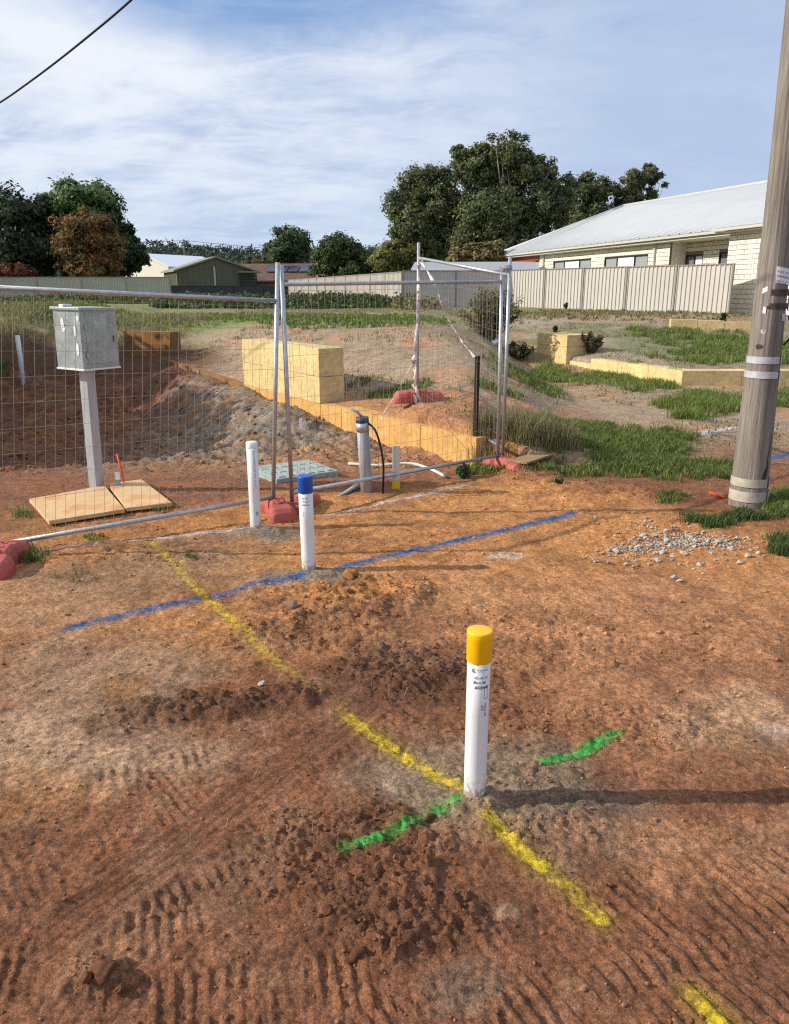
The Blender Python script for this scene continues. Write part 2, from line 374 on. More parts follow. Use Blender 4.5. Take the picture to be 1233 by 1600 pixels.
M_rope = material('white hose', (.70, .66, .58), .6)

# ------------------------------------------------------------------ object helpers
def tag(o, label=None, cat=None, group=None, kind=None):
    if label: o['label'] = label
    if cat: o['category'] = cat
    if group: o['group'] = group
    if kind: o['kind'] = kind
    return o
def link(name, me, mat=None, parent=None):
    o = bpy.data.objects.new(name, me); COL.objects.link(o)
    if mat is not None and me is not None and len(me.materials) == 0: me.materials.append(mat)
    if parent is not None:
        o.parent = parent; o.matrix_parent_inverse = parent.matrix_world.inverted()
    return o
def empty(name, loc, label, cat, group=None):
    o = bpy.data.objects.new(name, None); COL.objects.link(o); o.location = [float(c) for c in loc]; o.empty_display_size = .1
    o.matrix_world = Matrix.Translation(o.location)
    return tag(o, label, cat, group)
def npmesh(name, V, Fc, smooth=False, col=None):
    V = np.asarray(V, np.float32); Fc = np.asarray(Fc, np.int32); k = Fc.shape[1]
    me = bpy.data.meshes.new(name); me.vertices.add(len(V)); me.vertices.foreach_set('co', V.ravel())
    me.loops.add(Fc.size); me.loops.foreach_set('vertex_index', Fc.ravel())
    me.polygons.add(len(Fc)); me.polygons.foreach_set('loop_start', np.arange(0, Fc.size, k, dtype=np.int32))
    me.polygons.foreach_set('loop_total', np.full(len(Fc), k, np.int32))
    if smooth: me.polygons.foreach_set('use_smooth', np.ones(len(Fc), bool))
    if col is not None:
        a = me.color_attributes.new('col', 'FLOAT_COLOR', 'POINT')
        c = np.ones((len(V), 4), np.float32); c[:, :3] = col; a.data.foreach_set('color', c.ravel())
    me.update(calc_edges=True)
    return me
class MB:
    def __init__(s): s.v = []; s.f = []; s.sm = []
    def add(s, vs, fs, smooth=False):
        o = len(s.v); s.v += [tuple(float(c) for c in v) for v in vs]
        s.f += [tuple(i + o for i in f) for f in fs]; s.sm += [smooth] * len(fs); return s
    def box(s, c, size, ax=None, ay=None, az=None):
        c = Vector(c); ax = Vector(ax or (1, 0, 0)); ay = Vector(ay or (0, 1, 0)); az = Vector(az or (0, 0, 1))
        a, b, d = ax * size[0] / 2, ay * size[1] / 2, az * size[2] / 2
        vs = [c + i * a + j * b + k * d for k in (-1, 1) for j in (-1, 1) for i in (-1, 1)]
        return s.add(vs, [(0, 2, 3, 1), (4, 5, 7, 6), (0, 1, 5, 4), (2, 6, 7, 3), (0, 4, 6, 2), (1, 3, 7, 5)])
    def tube(s, pts, r, n=10, cap=True, smooth=True):
        pts = [Vector([float(c) for c in p]) for p in pts]; rs = r if isinstance(r, (list, tuple)) else [r] * len(pts)
        vs = []; up = None
        for i, p in enumerate(pts):
            d = (pts[min(i + 1, len(pts) - 1)] - pts[max(i - 1, 0)]).normalized()
            if up is None: up = Vector((0, 0, 1)) if abs(d.z) < .9 else Vector((0, 1, 0))
            a = d.cross(up).normalized(); b = a.cross(d).normalized(); up = b if abs(d.z) < .99 else up
            vs += [p + rs[i] * (math.cos(2 * math.pi * k / n) * a + math.sin(2 * math.pi * k / n) * b) for k in range(n)]
        fs = [(i * n + k, i * n + (k + 1) % n, (i + 1) * n + (k + 1) % n, (i + 1) * n + k) for i in range(len(pts) - 1) for k in range(n)]
        s.add(vs, fs, smooth)
        if cap:
            o = len(s.v) - len(vs)
            s.f += [tuple(o + k for k in range(n))[::-1], tuple(o + (len(pts) - 1) * n + k for k in range(n))]; s.sm += [False, False]
        return s
    def lathe(s, prof, c=(0, 0, 0), n=32, smooth=True):
        vs = [(c[0] + r * math.cos(2 * math.pi * k / n), c[1] + r * math.sin(2 * math.pi * k / n), c[2] + z) for r, z in prof for k in range(n)]
        fs = [(i * n + k, i * n + (k + 1) % n, (i + 1) * n + (k + 1) % n, (i + 1) * n + k) for i in range(len(prof) - 1) for k in range(n)]
        return s.add(vs, fs, smooth)
    def mesh(s, name, bevel=0.):
        me = bpy.data.meshes.new(name); me.from_pydata(s.v, [], s.f)
        me.polygons.foreach_set('use_smooth', s.sm)
        if bevel:
            bm = bmesh.new(); bm.from_mesh(me)
            bmesh.ops.bevel(bm, geom=list(bm.edges), offset=bevel, segments=2, affect='EDGES', profile=.6)
            bm.to_mesh(me); bm.free()
        me.update(); return me
    def build(s, name, mat, parent=None, bevel=0.):
        return link(name, s.mesh(name, bevel), mat, parent)
def shift(me, loc):
    me.transform(Matrix.Translation(-Vector([float(c) for c in loc])))
    return me

# ------------------------------------------------------------------ the ground sheet
def lin(r, g, b): return np.array([r, g, b], float)
C_RED = lin(.275, .120, .060); C_ORG = lin(.56, .255, .090); C_TAN = lin(.54, .34, .205); C_DRK = lin(.140, .065, .036)
C_SAND = lin(.36, .255, .165); C_GREY = lin(.30, .245, .185); C_BEI = lin(.45, .33, .215); C_PUT = lin(.43, .205, .098)
C_GRN = lin(.10, .13, .04); C_PALE = lin(.55, .45, .34)
COLZ = [  # (ellipse, colour, strength)
    (ell(616, 900, 900, 110), C_ORG, .75), (ell(900, 860, 420, 60), C_ORG, .8), (ell(700, 800, 330, 45), C_ORG, .9),
    (ell(980, 960, 330, 90), C_PUT * 1.18, .75), (ell(1100, 1100, 260, 80), C_PUT * 1.1, .6), (ell(1180, 1120, 130, 50), C_TAN, .55),
    (ell(140, 1060, 200, 60), C_TAN * .82, .7), (ell(90, 1170, 190, 60), C_TAN * .95, .85), (ell(60, 950, 180, 50), C_TAN * .8, .5),
    (ell(260, 1180, 120, 26), C_TAN * .9, .6), (ell(230, 900, 180, 30), C_TAN * .62, .6), (ell(300, 860, 120, 22), C_TAN * .55, .5),
    (ell(60, 1240, 80, 40), C_ORG * .9, .4), (ell(200, 1075, 40, 20), C_ORG * .7, .7),
    (ell(320, 1110, 180, 26, rot=.2), C_DRK, .75), (ell(640, 1050, 130, 40), C_DRK, .85), (ell(500, 985, 160, 40), C_DRK * 1.5, .6),
    (ell(560, 935, 60, 16), C_ORG * .8, .7), (ell(640, 980, 90, 26), C_PUT, .6),
    (ell(690, 1240, 120, 62), C_SAND * .92, .9), (ell(860, 1250, 130, 70), C_SAND * .75, .85), (ell(800, 1180, 110, 30), C_SAND * .7, .7),
    (ell(950, 1300, 60, 46), C_GREY * .6, .7), (ell(520, 1340, 170, 60), C_DRK * 1.15, .6), (ell(640, 1440, 160, 44), C_DRK * 1.1, .6),
    (ell(1080, 1330, 170, 60), C_PUT * 1.1, .7), (ell(790, 1425, 22, 14), C_TAN, .8), (ell(740, 1540, 60, 40), C_GREY * .7, .5),
    (ell(485, 905, 80, 14), C_GREY, .9), (ell(420, 832, 60, 12), C_GREY * .9, .9), (ell(300, 1400, 180, 30), C_RED * .75, .4),
    (ell(790, 870, 28, 6), C_PALE, .7), (ell(1215, 1145, 40, 12), C_PALE, .5),
    (ell(760, 780, 120, 16), C_ORG * 1.05, .8), (ell(500, 800, 140, 24), C_ORG * .95, .6)]
TRKP = [ell(700, 690, 60, 24)]
def ground_color(x, y, rough, smooth, inp):
    n = fbm(x, y, 1.1, 4, 101); n2 = fbm(x, y, 4.5, 4, 102); n3 = fbm(x, y, 16, 3, 103)
    c = np.empty(x.shape + (3,)); c[:] = C_RED
    c = c * (.86 + .30 * n[..., None])
    def put(m, col):
        nonlocal c
        c = c * (1 - m[..., None]) + col * m[..., None]
    for i, (e, col, s) in enumerate(COLZ):
        put(em(x, y, e, 200 + i, soft=.5, wob=.75) * s, col)
    put(ss(.60, .72, n2) * .22 * ss(6.5, 3, y), C_TAN * .75)
    put(ss(.47, .36, n2) * .35, C_DRK * 1.2)
    # lot behind: beige, sandy
    beige = ss(7.4, 9.0, y + (n - .5) * 1.5) * ss(1.0, 2.4, x) + (y > yl_(x) + .05) * ss(3.2, 1.8, x)
    beige = np.clip(beige, 0, 1)
    put(beige, C_BEI * .86)
    put(beige * ss(.5, .62, n) * .6, C_PUT * 1.2)
    put(beige * ss(.48, .62, n2) * .5, C_SAND * .8)
    wallnear = ss(1.4, .2, np.abs(y - yl_(x) - .5)) * (x < W0[0] + .4) * (x > -1.2)
    put(wallnear * .8 * beige, C_ORG * .85)
    # sand over kerb wall on the right
    put(ss(-.1, .1, y - yr_(x)) * ss(3.3, 3.9, x) * ss(14, 9, y - yr_(x)) * .75, C_GREY * 1.1)
    grassy = ss(13, 17, y - .35 * (n - .5) * 8) * ss(.38, .52, fbm(x, y, .35, 3, 110))
    put(grassy * .55, C_GRN * 1.35)
    lawn = ss(18.5, 21, y) * ss(27, 24.5, y + 1.0 * (n2 - .5)) * ss(2.6, .5, x)
    put(lawn * .8, lin(.15, .22, .045))
    far = ss(24, 32, y); put(far * .75, lin(.17, .19, .07))
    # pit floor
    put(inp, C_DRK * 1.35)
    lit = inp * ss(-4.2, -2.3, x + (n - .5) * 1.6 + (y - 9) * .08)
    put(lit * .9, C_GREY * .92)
    put(inp * ss(9.2, 7.6, y + (n2 - .5)) * ss(-3.4, -2.4, x) * .8, C_ORG * .72)
    put(inp * ss(-2.2, -1.0, x + (n - .5)) * ss(8.6, 7.2, y) * .6, C_ORG * .95)
    put(inp * ss(.55, .68, n2) * .5, C_ORG * .6)
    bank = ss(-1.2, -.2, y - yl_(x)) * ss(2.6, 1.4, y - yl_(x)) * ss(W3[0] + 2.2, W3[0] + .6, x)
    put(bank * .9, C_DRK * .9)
    put(em(x, y, ell(700, 690, 60, 26), 300) * .9, C_PUT * 1.0)
    c = c * (.84 + .32 * n3[..., None]) * (1 - .10 * smooth[..., None])
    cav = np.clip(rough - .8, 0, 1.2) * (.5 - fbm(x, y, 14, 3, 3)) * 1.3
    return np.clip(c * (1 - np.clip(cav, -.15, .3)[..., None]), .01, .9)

af = np.radians(np.arange(-43, 43.01, .166))
ac = np.radians(np.concatenate([np.arange(-180, -43, 9.1), []]))
ANG = np.concatenate([ac, af, -ac[::-1][:-1]]); ANG = np.unique(np.round(ANG, 6))
R = [0.25, .4, .55, .7, .85, 1.0]
r = 1.1
while r < 27: R.append(r); r *= 1.003
while r < 2600: R.append(r); r *= 1.06 if r > 60 else 1.012
R = np.array(R)
RR, AA = np.meshgrid(R, ANG, indexing='ij')
GX = RR * np.sin(AA); GY = RR * np.cos(AA)
hb = hbase(GX, GY); dt, smo, rou, inp = detail(GX, GY)
GZ = hb + dt
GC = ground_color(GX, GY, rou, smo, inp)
nr, na = GX.shape
idx = np.arange(nr * na).reshape(nr, na)
q = np.stack([idx[:-1, :-1], idx[1:, :-1], idx[1:, 1:], idx[:-1, 1:]], -1).reshape(-1, 4)[:, ::-1]
q2 = np.stack([idx[:-1, -1], idx[1:, -1], idx[1:, 0], idx[:-1, 0]], -1)[:, ::-1]
V = np.stack([GX, GY, GZ], -1).reshape(-1, 3)

# spray paint lines: their own sheets lying on the soil
YEL = lin(.62, .44, .035); BLU = lin(.035, .125, .30); GRE = lin(.07, .40, .075); WHI = lin(.60, .53, .52)
LINES = [
    ('paint_line', [(232, 846), (300, 915), (350, 962), (410, 1020), (470, 1068), (520, 1103), (560, 1138), (620, 1182), (680, 1218), (722, 1236)], .029, YEL,
     'long yellow spray line running from the fence to the yellow capped pipe', (.35, .5, .6, .35, .18, .02, .75, .85, .8, .75)),
    ('paint_line', [(765, 1288), (810, 1335), (860, 1372), (905, 1410), (938, 1440)], .027, YEL,
     'short yellow spray line in front of the yellow capped pipe', (.7, .75, .75, .6, .7)),
    ('paint_line', [(1085, 1568), (1110, 1595), (1130, 1620)], .030, YEL, 'yellow spray spot at the bottom right corner', (.7, .85, .6)),
    ('paint_line', [(108, 983), (200, 962), (300, 940), (390, 920), (472, 903)], .034, BLU, 'blue spray line to the left of the blue capped pipe', (.85, .8, .85, .8, 1.)),
    ('paint_line', [(535, 888), (620, 868), (710, 849), (800, 827), (862, 812), (898, 802)], .034, BLU, 'blue spray line to the right of the blue capped pipe', (.9, .9, .9, .95, 1., 1.)),
    ('paint_line', [(542, 1338), (585, 1325), (620, 1308), (655, 1290)], .019, GRE, 'thin green spray line beside the dark soil clod', (.8, .8, .85, .9)),
    ('paint_line', [(680, 1272), (712, 1262)], .024, GRE, 'small green spray patch at the foot of the yellow capped pipe', (1., .8)),
    ('paint_line', [(850, 1202), (905, 1183), (962, 1155)], .020, GRE, 'bright green spray line to the right of the yellow capped pipe', (1., 1., 1.)),
    ('paint_line', [(60, 862), (160, 852), (240, 842), (330, 832), (392, 826)], .030, WHI, 'faint white spray line along the foot of the left fence panel', (.3, .55, .6, .75, .9)),
    ('paint_line', [(505, 806), (570, 795), (610, 787), (650, 780), (690, 770), (730, 760)], .026, WHI, 'white spray line along the foot of the middle fence panel', (.5, .6, .8, .8, .75, .5)),
    ('paint_line', [(1070, 684), (1110, 676), (1170, 666)], .06, lin(.6, .6, .64), 'white spray line on the ground left of the timber pole', (.8, .9, .9)),
    ('paint_line', [(1200, 719), (1260, 706), (1330, 692)], .06, BLU, 'blue spray line on the ground right of the timber pole', (.9, .9, .9)),
]
paint_objs = []
overspray = np.zeros(GX.shape)
for li, (nm, pts, hw, pc, lab, cover) in enumerate(LINES):
    best = np.full(GX.shape, 9.); cv = np.zeros(GX.shape)
    pw = [GT(*p)[:2] for p in pts]
    x0, x1 = min(p[0] for p in pw) - .3, max(p[0] for p in pw) + .3; y0, y1 = min(p[1] for p in pw) - .3, max(p[1] for p in pw) + .3
    sel = (GX > x0) & (GX < x1) & (GY > y0) & (GY < y1)
    xs, ys = GX[sel], GY[sel]; b = np.full(xs.shape, 9.); c_ = np.zeros(xs.shape)
    for k in range(len(pw) - 1):
        A, B = pw[k], pw[k + 1]; u = B - A; L2 = u @ u
        t = np.clip(((xs - A[0]) * u[0] + (ys - A[1]) * u[1]) / L2, 0, 1)
        d = np.hypot(xs - A[0] - t * u[0], ys - A[1] - t * u[1]); k2 = d < b
        b = np.where(k2, d, b); c_ = np.where(k2, lerp(cover[k], cover[k + 1], t), c_)
    n1 = fbm(xs, ys, 9, 3, 500 + li) - .5; n2 = fbm(xs, ys, 45, 3, 520 + li)
    dd = b / hw + n1 * .26
    thick = ss(1.15, .45, dd)
    m = thick * (.30 + .62 * ss(.60 - .30 * c_, .80 - .30 * c_, n2)) * np.clip(c_ + .22, 0, 1)
    soft = ss(2.8, .5, dd) * .50 * c_ * (.5 + n2)
    mm = np.zeros(GX.shape); mm[sel] = np.maximum(m, soft * .0)
    sf = np.zeros(GX.shape); sf[sel] = soft
    base = GC.copy()[sel]
    GC[sel] = base * (1 - soft[:, None] * .7) + pc * .8 * soft[:, None] * .7
    best[:] = mm
    fm = best.reshape(-1)[q].max(1) > .12
    fq = q[fm]
    if len(fq) == 0: continue
    ui, inv = np.unique(fq, return_inverse=True)
    vv = V[ui].copy(); vv[:, 2] += .0012
    sub = GC.reshape(-1, 3)[ui]; mv = np.clip(mm.reshape(-1)[ui] * 1.15, 0, 1)[:, None]
    br = (.75 + .5 * fbm(vv[:, 0], vv[:, 1], 60, 2, 540))[:, None]
    cc = sub * (1 - mv) + pc * br * mv
    paint_objs.append((nm, vv, inv.reshape(-1, 4), cc, lab))
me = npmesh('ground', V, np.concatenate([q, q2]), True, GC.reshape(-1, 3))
# close the small hole under the camera
bm_c = np.array([[0, 0, GZ[0].mean()]]); 
g = link('ground', me, M_soil); g['kind'] = 'structure'
fan = MB(); ring = [tuple(v) for v in V[:na]]
fan.add([(0, 0, float(GZ[0].mean()))] + ring, [(0, i + 1, (i + 1) % na + 1) for i in range(na)], True)
fm_ = fan.mesh('ground_patch'); ca = fm_.color_attributes.new('col', 'FLOAT_COLOR', 'POINT')
for d_ in ca.data: d_.color = (*C_RED, 1)
fo = link('ground', fm_, M_soil, g)
for nm, vv, ff, cc, lab in paint_objs:
    o = link(nm, npmesh(nm, vv, ff, True, cc), M_soil)
    tag(o, lab, 'paint mark', 'spray paint lines on the soil')

# ------------------------------------------------------------------ hills
def hill(name, Y, x0, x1, prof, amp, colr, seed):
    xs = np.linspace(x0, x1, 500); px = CX + F * xs / (Y * ct)
    py = np.interp(px, [p[0] for p in prof], [p[1] for p in prof])
    top = np.array([P(a, b, Y)[2] for a, b in zip(px, py)]) + amp * (fbm(xs, xs * 0, .09, 3, seed) - .5) * 2 + amp * .7 * (vn(xs * .35, xs * 0, seed + 3))
    rows = 14; Vv = []; Cc = []
    for i in range(rows + 1):
        t = i / rows
        n = fbm(xs, np.full_like(xs, t * 200), .06, 4, seed + 9)
        Vv.append(np.stack([xs, Y - (1 - t) * 220 + (n - .5) * 6, top * t ** 1.4 + (n - .5) * amp * 1.2 * (t < 1)], -1))
        Cc.append(colr[None] * (.55 + .9 * n[:, None]))
    for i in range(3):
        Vv.append(np.stack([xs, np.full_like(xs, Y + 60 * (i + 1)), top * (1 - .33 * (i + 1))], -1)); Cc.append(np.tile(colr, (500, 1)))
    Vv = np.concatenate(Vv); Cc = np.concatenate(Cc); n_ = 500; rr = rows + 4
    ii = np.arange(rr * n_).reshape(rr, n_)
    qq = np.stack([ii[:-1, :-1], ii[:-1, 1:], ii[1:, 1:], ii[1:, :-1]], -1).reshape(-1, 4)
    o = link(name, npmesh(name, Vv, qq, False, Cc), M_hill); o['kind'] = 'structure'
hill('hill', 620, -620, 620, [(-900, 410), (60, 402), (215, 392), (250, 386), (290, 388), (340, 394), (420, 400), (560, 392), (620, 394), (760, 404), (2200, 402)], 1.0, lin(.075, .10, .07), 3)
HILLTREES = True

# ------------------------------------------------------------------ foliage
def leaves(cent, size, colors, up=.3, aspect=1.7, nrm=None):
    n = len(cent)
    nv = rng.normal(size=(n, 3)); nv /= np.linalg.norm(nv, axis=1)[:, None]
    if nrm is not None: nv = nv * .8 + nrm * .9
    nv[:, 2] += up; nv /= np.linalg.norm(nv, axis=1)[:, None]
    a = np.cross(nv, rng.normal(size=(n, 3))); a /= np.linalg.norm(a, axis=1)[:, None]
    b = np.cross(nv, a)
    s = size[:, None]
    v = np.stack([cent - a * s * aspect * .5, cent + b * s * .5, cent + a * s * aspect * .5, cent - b * s * .5], 1).reshape(-1, 3)
    f = np.arange(n * 4).reshape(n, 4)
    return v, f, np.repeat(colors, 4, 0)
def crown(blobs, n, leaf, c0, c1, cl=.30, ncl=None, hang=0., flat=1.):
    vol = np.array([b[3] * b[4] * b[5] for b in blobs]) ** .75; vol /= vol.sum()
    n = int(n * 1.9); leaf = leaf * .68; cl = cl * .66
    ncl = ncl or n // 120
    bi = rng.choice(len(blobs), ncl, p=vol); B = np.array(blobs)[bi]
    d = rng.normal(size=(ncl, 3)); d /= np.linalg.norm(d, axis=1)[:, None]
    rad = rng.uniform(.30, 1.05, ncl) ** .6
    cc = B[:, :3] + d * rad[:, None] * B[:, 3:6]
    rmin = B[:, 3:6].min(1)
    k = rng.integers(0, ncl, n)
    off = rng.normal(size=(n, 3)) * (rmin[k] * cl)[:, None] * np.array([1, 1, .75 * flat])
    off[:, 2] -= hang * np.abs(rng.normal(size=n)) * rmin[k] * .2
    pos = cc[k] + off
    nr_ = (pos - B[k][:, :3]) / B[k][:, 3:6]; nr_ /= (np.linalg.norm(nr_, axis=1)[:, None] + 1e-6)
    t = np.clip(rng.uniform(0, 1, ncl)[k] * .75 + rng.uniform(0, .35, n), 0, 1)[:, None]
    col = c0 * (1 - t) + c1 * t
    col = col * rng.uniform(.65, 1.4, (n, 1)) * 1.75
    return leaves(pos, leaf * rng.uniform(.6, 1.3, n), col, .25, 1.8, nr_)
def tree(name, label, Y, base, pbl, n, leaf, c0, c1, trunk_r=.25, group='trees beyond the fences', cl=.30, depth=1.0, cat='tree', bark=None, limbs=True, trunk_top=.75, hang=0.):
    bx_, by_ = base
    b = P(bx_, by_, Y); b[2] = float(hbase(b[0], b[1])) - .05
    t = empty(name, b, label, cat, group)
    s = Y * ct / F
    blobs = []
    for (px, py, rx, ry) in pbl:
        c = P(px, py, Y + rng.uniform(-.5, .5) * rx * s * depth); blobs.append((c[0], c[1], c[2], rx * s, rx * s * depth, ry * s))
    v, f, c = crown(blobs, n, leaf, np.array(c0), np.array(c1), cl, hang=hang)
    v[:, 2] = np.maximum(v[:, 2], b[2] + .05)
    link('crown', shift(npmesh('crown', v, f, False, c), b), M_leaf, t).location = (0, 0, 0)
    mb = MB()
    B = sorted(blobs, key=lambda q: -q[5] * q[3])
    cx = np.mean([q[0] for q in blobs]); top = max(q[2] for q in blobs)
    mid = Vector((lerp(b[0], cx, .5), b[1], lerp(b[2], top, .35)))
    p0 = Vector(b)
    mb.tube([p0, p0.lerp(mid, .5) + Vector((trunk_r * .6, 0, 0)), mid, Vector((cx, b[1], lerp(b[2], top, trunk_top)))], [trunk_r, trunk_r * .8, trunk_r * .6, trunk_r * .2], 8)
    if limbs:
        for q in blobs:
            e = Vector(q[:3]) + Vector((0, 0, q[5] * .4)); s0 = p0.lerp(mid, random.uniform(.55, 1))
            m_ = s0.lerp(e, .5) + Vector((random.uniform(-.1, .1) * q[3], 0, -.1 * (e - s0).length))
            mb.tube([s0, m_, e], [trunk_r * .42, trunk_r * .28, trunk_r * .08], 6)
            for j in range(3):
                e2 = Vector(q[:3]) + Vector((random.uniform(-.8, .8) * q[3], random.uniform(-.8, .8) * q[4], random.uniform(-.2, .8) * q[5]))
                mb.tube([m_, m_.lerp(e2, .6), e2], [trunk_r * .2, trunk_r * .12, trunk_r * .03], 5)
    me = mb.mesh('trunk'); shift(me, b); o = link('trunk', me, bark or M_bark, t); o.location = (0, 0, 0)
    return t
def fixparent(o): pass
EU0, EU1 = (.030, .042, .018), (.105, .115, .05)
G0, G1 = (.02, .035, .014), (.07, .10, .03)
M_gum = material('pale gum bark', (.36, .31, .25), .85, noise=[(4, 4, (.6, 1.3), (1, 1, .3))])
tree('dark_tree', 'very dark broad tree at the left edge behind the grey green fence', 66, (20, 440), [(10, 345, 55, 45), (50, 330, 28, 30), (-40, 350, 50, 55), (30, 390, 50, 40), (62, 395, 30, 35)], 15000, .33, (.012, .02, .010), (.035, .05, .02), .4, trunk_top=.5)
tree('green_tree', 'rounded bright green tree behind the rust coloured tree', 70, (150, 440), [(135, 318, 48, 30), (95, 340, 30, 42), (165, 335, 26, 38), (85, 375, 18, 30), (130, 360, 50, 40), (185, 390, 22, 25)], 16000, .28, (.030, .055, .018), (.095, .14, .045), .35, trunk_top=.5)
tree('dark_green_tree', 'ragged dark green tree between the rust tree and the shed', 68, (205, 440), [(200, 372, 16, 18), (190, 400, 26, 24), (214, 402, 16, 20), (170, 345, 18, 22)], 6500, .26, (.012, .025, .010), (.045, .07, .025), .2, trunk_top=.6)
tree('autumn_tree', 'rust and orange leaved tree in front of the rounded green tree', 63, (140, 440), [(125, 362, 34, 28), (150, 372, 36, 32), (118, 395, 30, 32), (160, 402, 38, 26), (140, 425, 48, 14)], 14000, .23, (.045, .045, .014), (.15, .075, .024), .18, trunk_top=.5)
tree('red_shrub', 'dark red leaved shrub just over the fence at the left edge', 61, (20, 438), [(15, 424, 30, 14), (40, 428, 16, 10), (-20, 428, 30, 14)], 3200, .2, (.05, .03, .015), (.14, .045, .03), .08, limbs=False)
tree('round_tree', 'compact round dark tree behind the tiled roof', 100, (450, 430), [(450, 378, 30, 22), (432, 392, 18, 18), (468, 390, 17, 20), (450, 400, 34, 16)], 7000, .33, (.018, .03, .012), (.06, .085, .03), .3, trunk_top=.5)
tree('leafy_tree', 'feathery dark green tree right of the tiled roof', 84, (528, 440), [(528, 392, 30, 24), (510, 405, 20, 24), (550, 402, 22, 26), (528, 422, 42, 18)], 9000, .27, (.015, .028, .010), (.06, .085, .025), .2, trunk_top=.5)
tree('low_bush', 'dark bush between the feathery tree and the yellowish bush', 88, (580, 440), [(580, 408, 24, 16), (575, 425, 30, 16)], 3600, .3, (.018, .028, .012), (.055, .07, .025), .12, limbs=False)
tree('yellowish_bush', 'yellowish green bush behind the step in the cream fence', 62, (620, 430), [(620, 398, 30, 22), (645, 405, 20, 20), (600, 410, 22, 18)], 6500, .2, (.05, .055, .018), (.16, .15, .05), .12, trunk_top=.5)
tree('gum_tree', 'grey green gum tree with a leaning trunk left of the tallest tree', 63, (690, 425), [(660, 286, 36, 28), (628, 316, 30, 24), (700, 300, 30, 34), (645, 350, 34, 26), (640, 378, 20, 12), (625, 345, 18, 20), (662, 335, 26, 26), (690, 320, 26, 34), (690, 370, 38, 28), (665, 385, 24, 18), (715, 345, 20, 38)], 26000, .2, EU0, EU1, .28, cl=.26, bark=M_bark, hang=.6)
tree('tall_gum_tree', 'tallest and widest gum tree rising behind the long fence', 60, (770, 425), [(790, 235, 40, 24), (722, 245, 18, 20), (745, 262, 30, 28), (820, 262, 40, 26), (850, 275, 26, 30), (770, 300, 44, 24), (835, 318, 40, 30), (735, 372, 30, 30), (790, 350, 36, 26), (855, 350, 26, 26), (885, 300, 18, 30), (770, 335, 50, 40), (760, 255, 26, 24), (752, 395, 26, 18), (872, 325, 20, 34), (800, 385, 50, 22)], 42000, .2, EU0, (.10, .11, .042), .42, cl=.25, bark=M_gum, hang=.5)
tree('roofside_gum_tree', 'dark gum tree rising just over the white roof', 66, (930, 400), [(925, 285, 28, 20), (905, 315, 28, 30), (945, 305, 26, 24), (895, 345, 20, 26), (925, 345, 40, 28), (885, 380, 30, 30)], 12000, .22, EU0, (.085, .095, .04), .3, cl=.28, hang=.5)
tree('open_gum_tree', 'small airy gum tree beside the ridge of the white roof', 66, (1000, 400), [(1005, 272, 28, 16), (985, 285, 20, 20), (1025, 290, 15, 17), (1000, 305, 24, 16), (975, 320, 20, 20)], 6500, .2, EU0, (.11, .115, .05), .22, cl=.24, hang=.4)
tree('dry_bush', 'olive brown bush in front of the tall gum trunk', 52, (740, 425), [(750, 398, 26, 16), (720, 405, 22, 14), (775, 392, 16, 14)], 5000, .16, (.07, .06, .022), (.19, .15, .06), .1, limbs=False)
tree('far_tree', 'small olive tree beside the shed in front of the hills', 120, (405, 425), [(400, 410, 14, 9), (412, 405, 12, 10), (385, 416, 14, 8)], 2500, .35, (.04, .05, .02), (.11, .12, .04), .12, limbs=False)

# unseen trees added left of the picture to shade the excavated pad
for (x, y, r, lab) in [(-10.0, 11.0, 2.1, 'dense unseen tree added to shade the near side of the pad'), (-11.6, 15.0, 2.5, 'taller unseen tree added to shade the far side of the pad')]:
    b = np.array([x, y, float(hbase(x, y))]); t = empty('shade_tree', b, lab, 'tree', 'trees beyond the fences')
    bl = [(x + random.uniform(-1, 1), y + random.uniform(-r, r) * .7, b[2] + 2.2 + random.uniform(-.6, 1.2), r * .7, r * .7, 1.4) for _ in range(6)]
    v, f, c = crown(bl, 7000, .28, np.array(G0), np.array(G1))
    link('crown', shift(npmesh('crown', v, f, False, c), b), M_leaf, t).location = (0, 0, 0)
    mb = MB(); mb.tube([(0, 0, -.1), (.1, 0, 1.2), (0, .1, 2.6)], [.2, .15, .06], 8); o = mb.build('trunk', M_bark, t); o.location = (0, 0, 0); o.matrix_parent_inverse = Matrix()

# children were written in local coordinates of their thing
for o in list(COL.objects):
    if o.name.split('.')[0] in ('crown', 'trunk'): o.matrix_parent_inverse = Matrix()

# woodland over the hill
xs = rng.uniform(-330, 330, 2600); k_ = rng.uniform(0, 1, 2600) ** .5
pxh = CX + F * xs / (620 * ct); pyh = np.interp(pxh, [-900, 60, 215, 250, 290, 340, 420, 560, 620, 760, 2200], [410, 402, 392, 386, 388, 394, 400, 392, 394, 404, 402])
toph = np.array([P(a, b, 620)[2] for a, b in zip(pxh, pyh)])
yy = 620 - (1 - k_) * 220; zt_ = toph * k_ ** 1.4
cen = np.stack([xs, yy - 2, zt_ + 1.0], 1); R_ = rng.uniform(2.2, 4.6, 2600)
rep_ = 26; cc_ = np.repeat(cen, rep_, 0) + rng.normal(size=(2600 * rep_, 3)) * np.repeat(R_, rep_)[:, None] * .42 * np.array([1, 1, .8]) + np.repeat(np.stack([R_ * 0, R_ * 0, R_ * .6], 1), rep_, 0)
tt = np.repeat(rng.uniform(0, 1, (2600, 1)), rep_, 0) * .7 + rng.uniform(0, .3, (2600 * rep_, 1))
v, f, c = leaves(cc_, rng.uniform(.9, 1.8, len(cc_)), np.array((.055, .07, .05)) * (1 - tt) + np.array((.15, .17, .12)) * tt, .4, 1.4)
tag(link('woodland', npmesh('woodland', v, f, False, c), M_hill), 'far wooded ridge seen between the left trees and the tiled house', 'woodland', None, 'stuff')

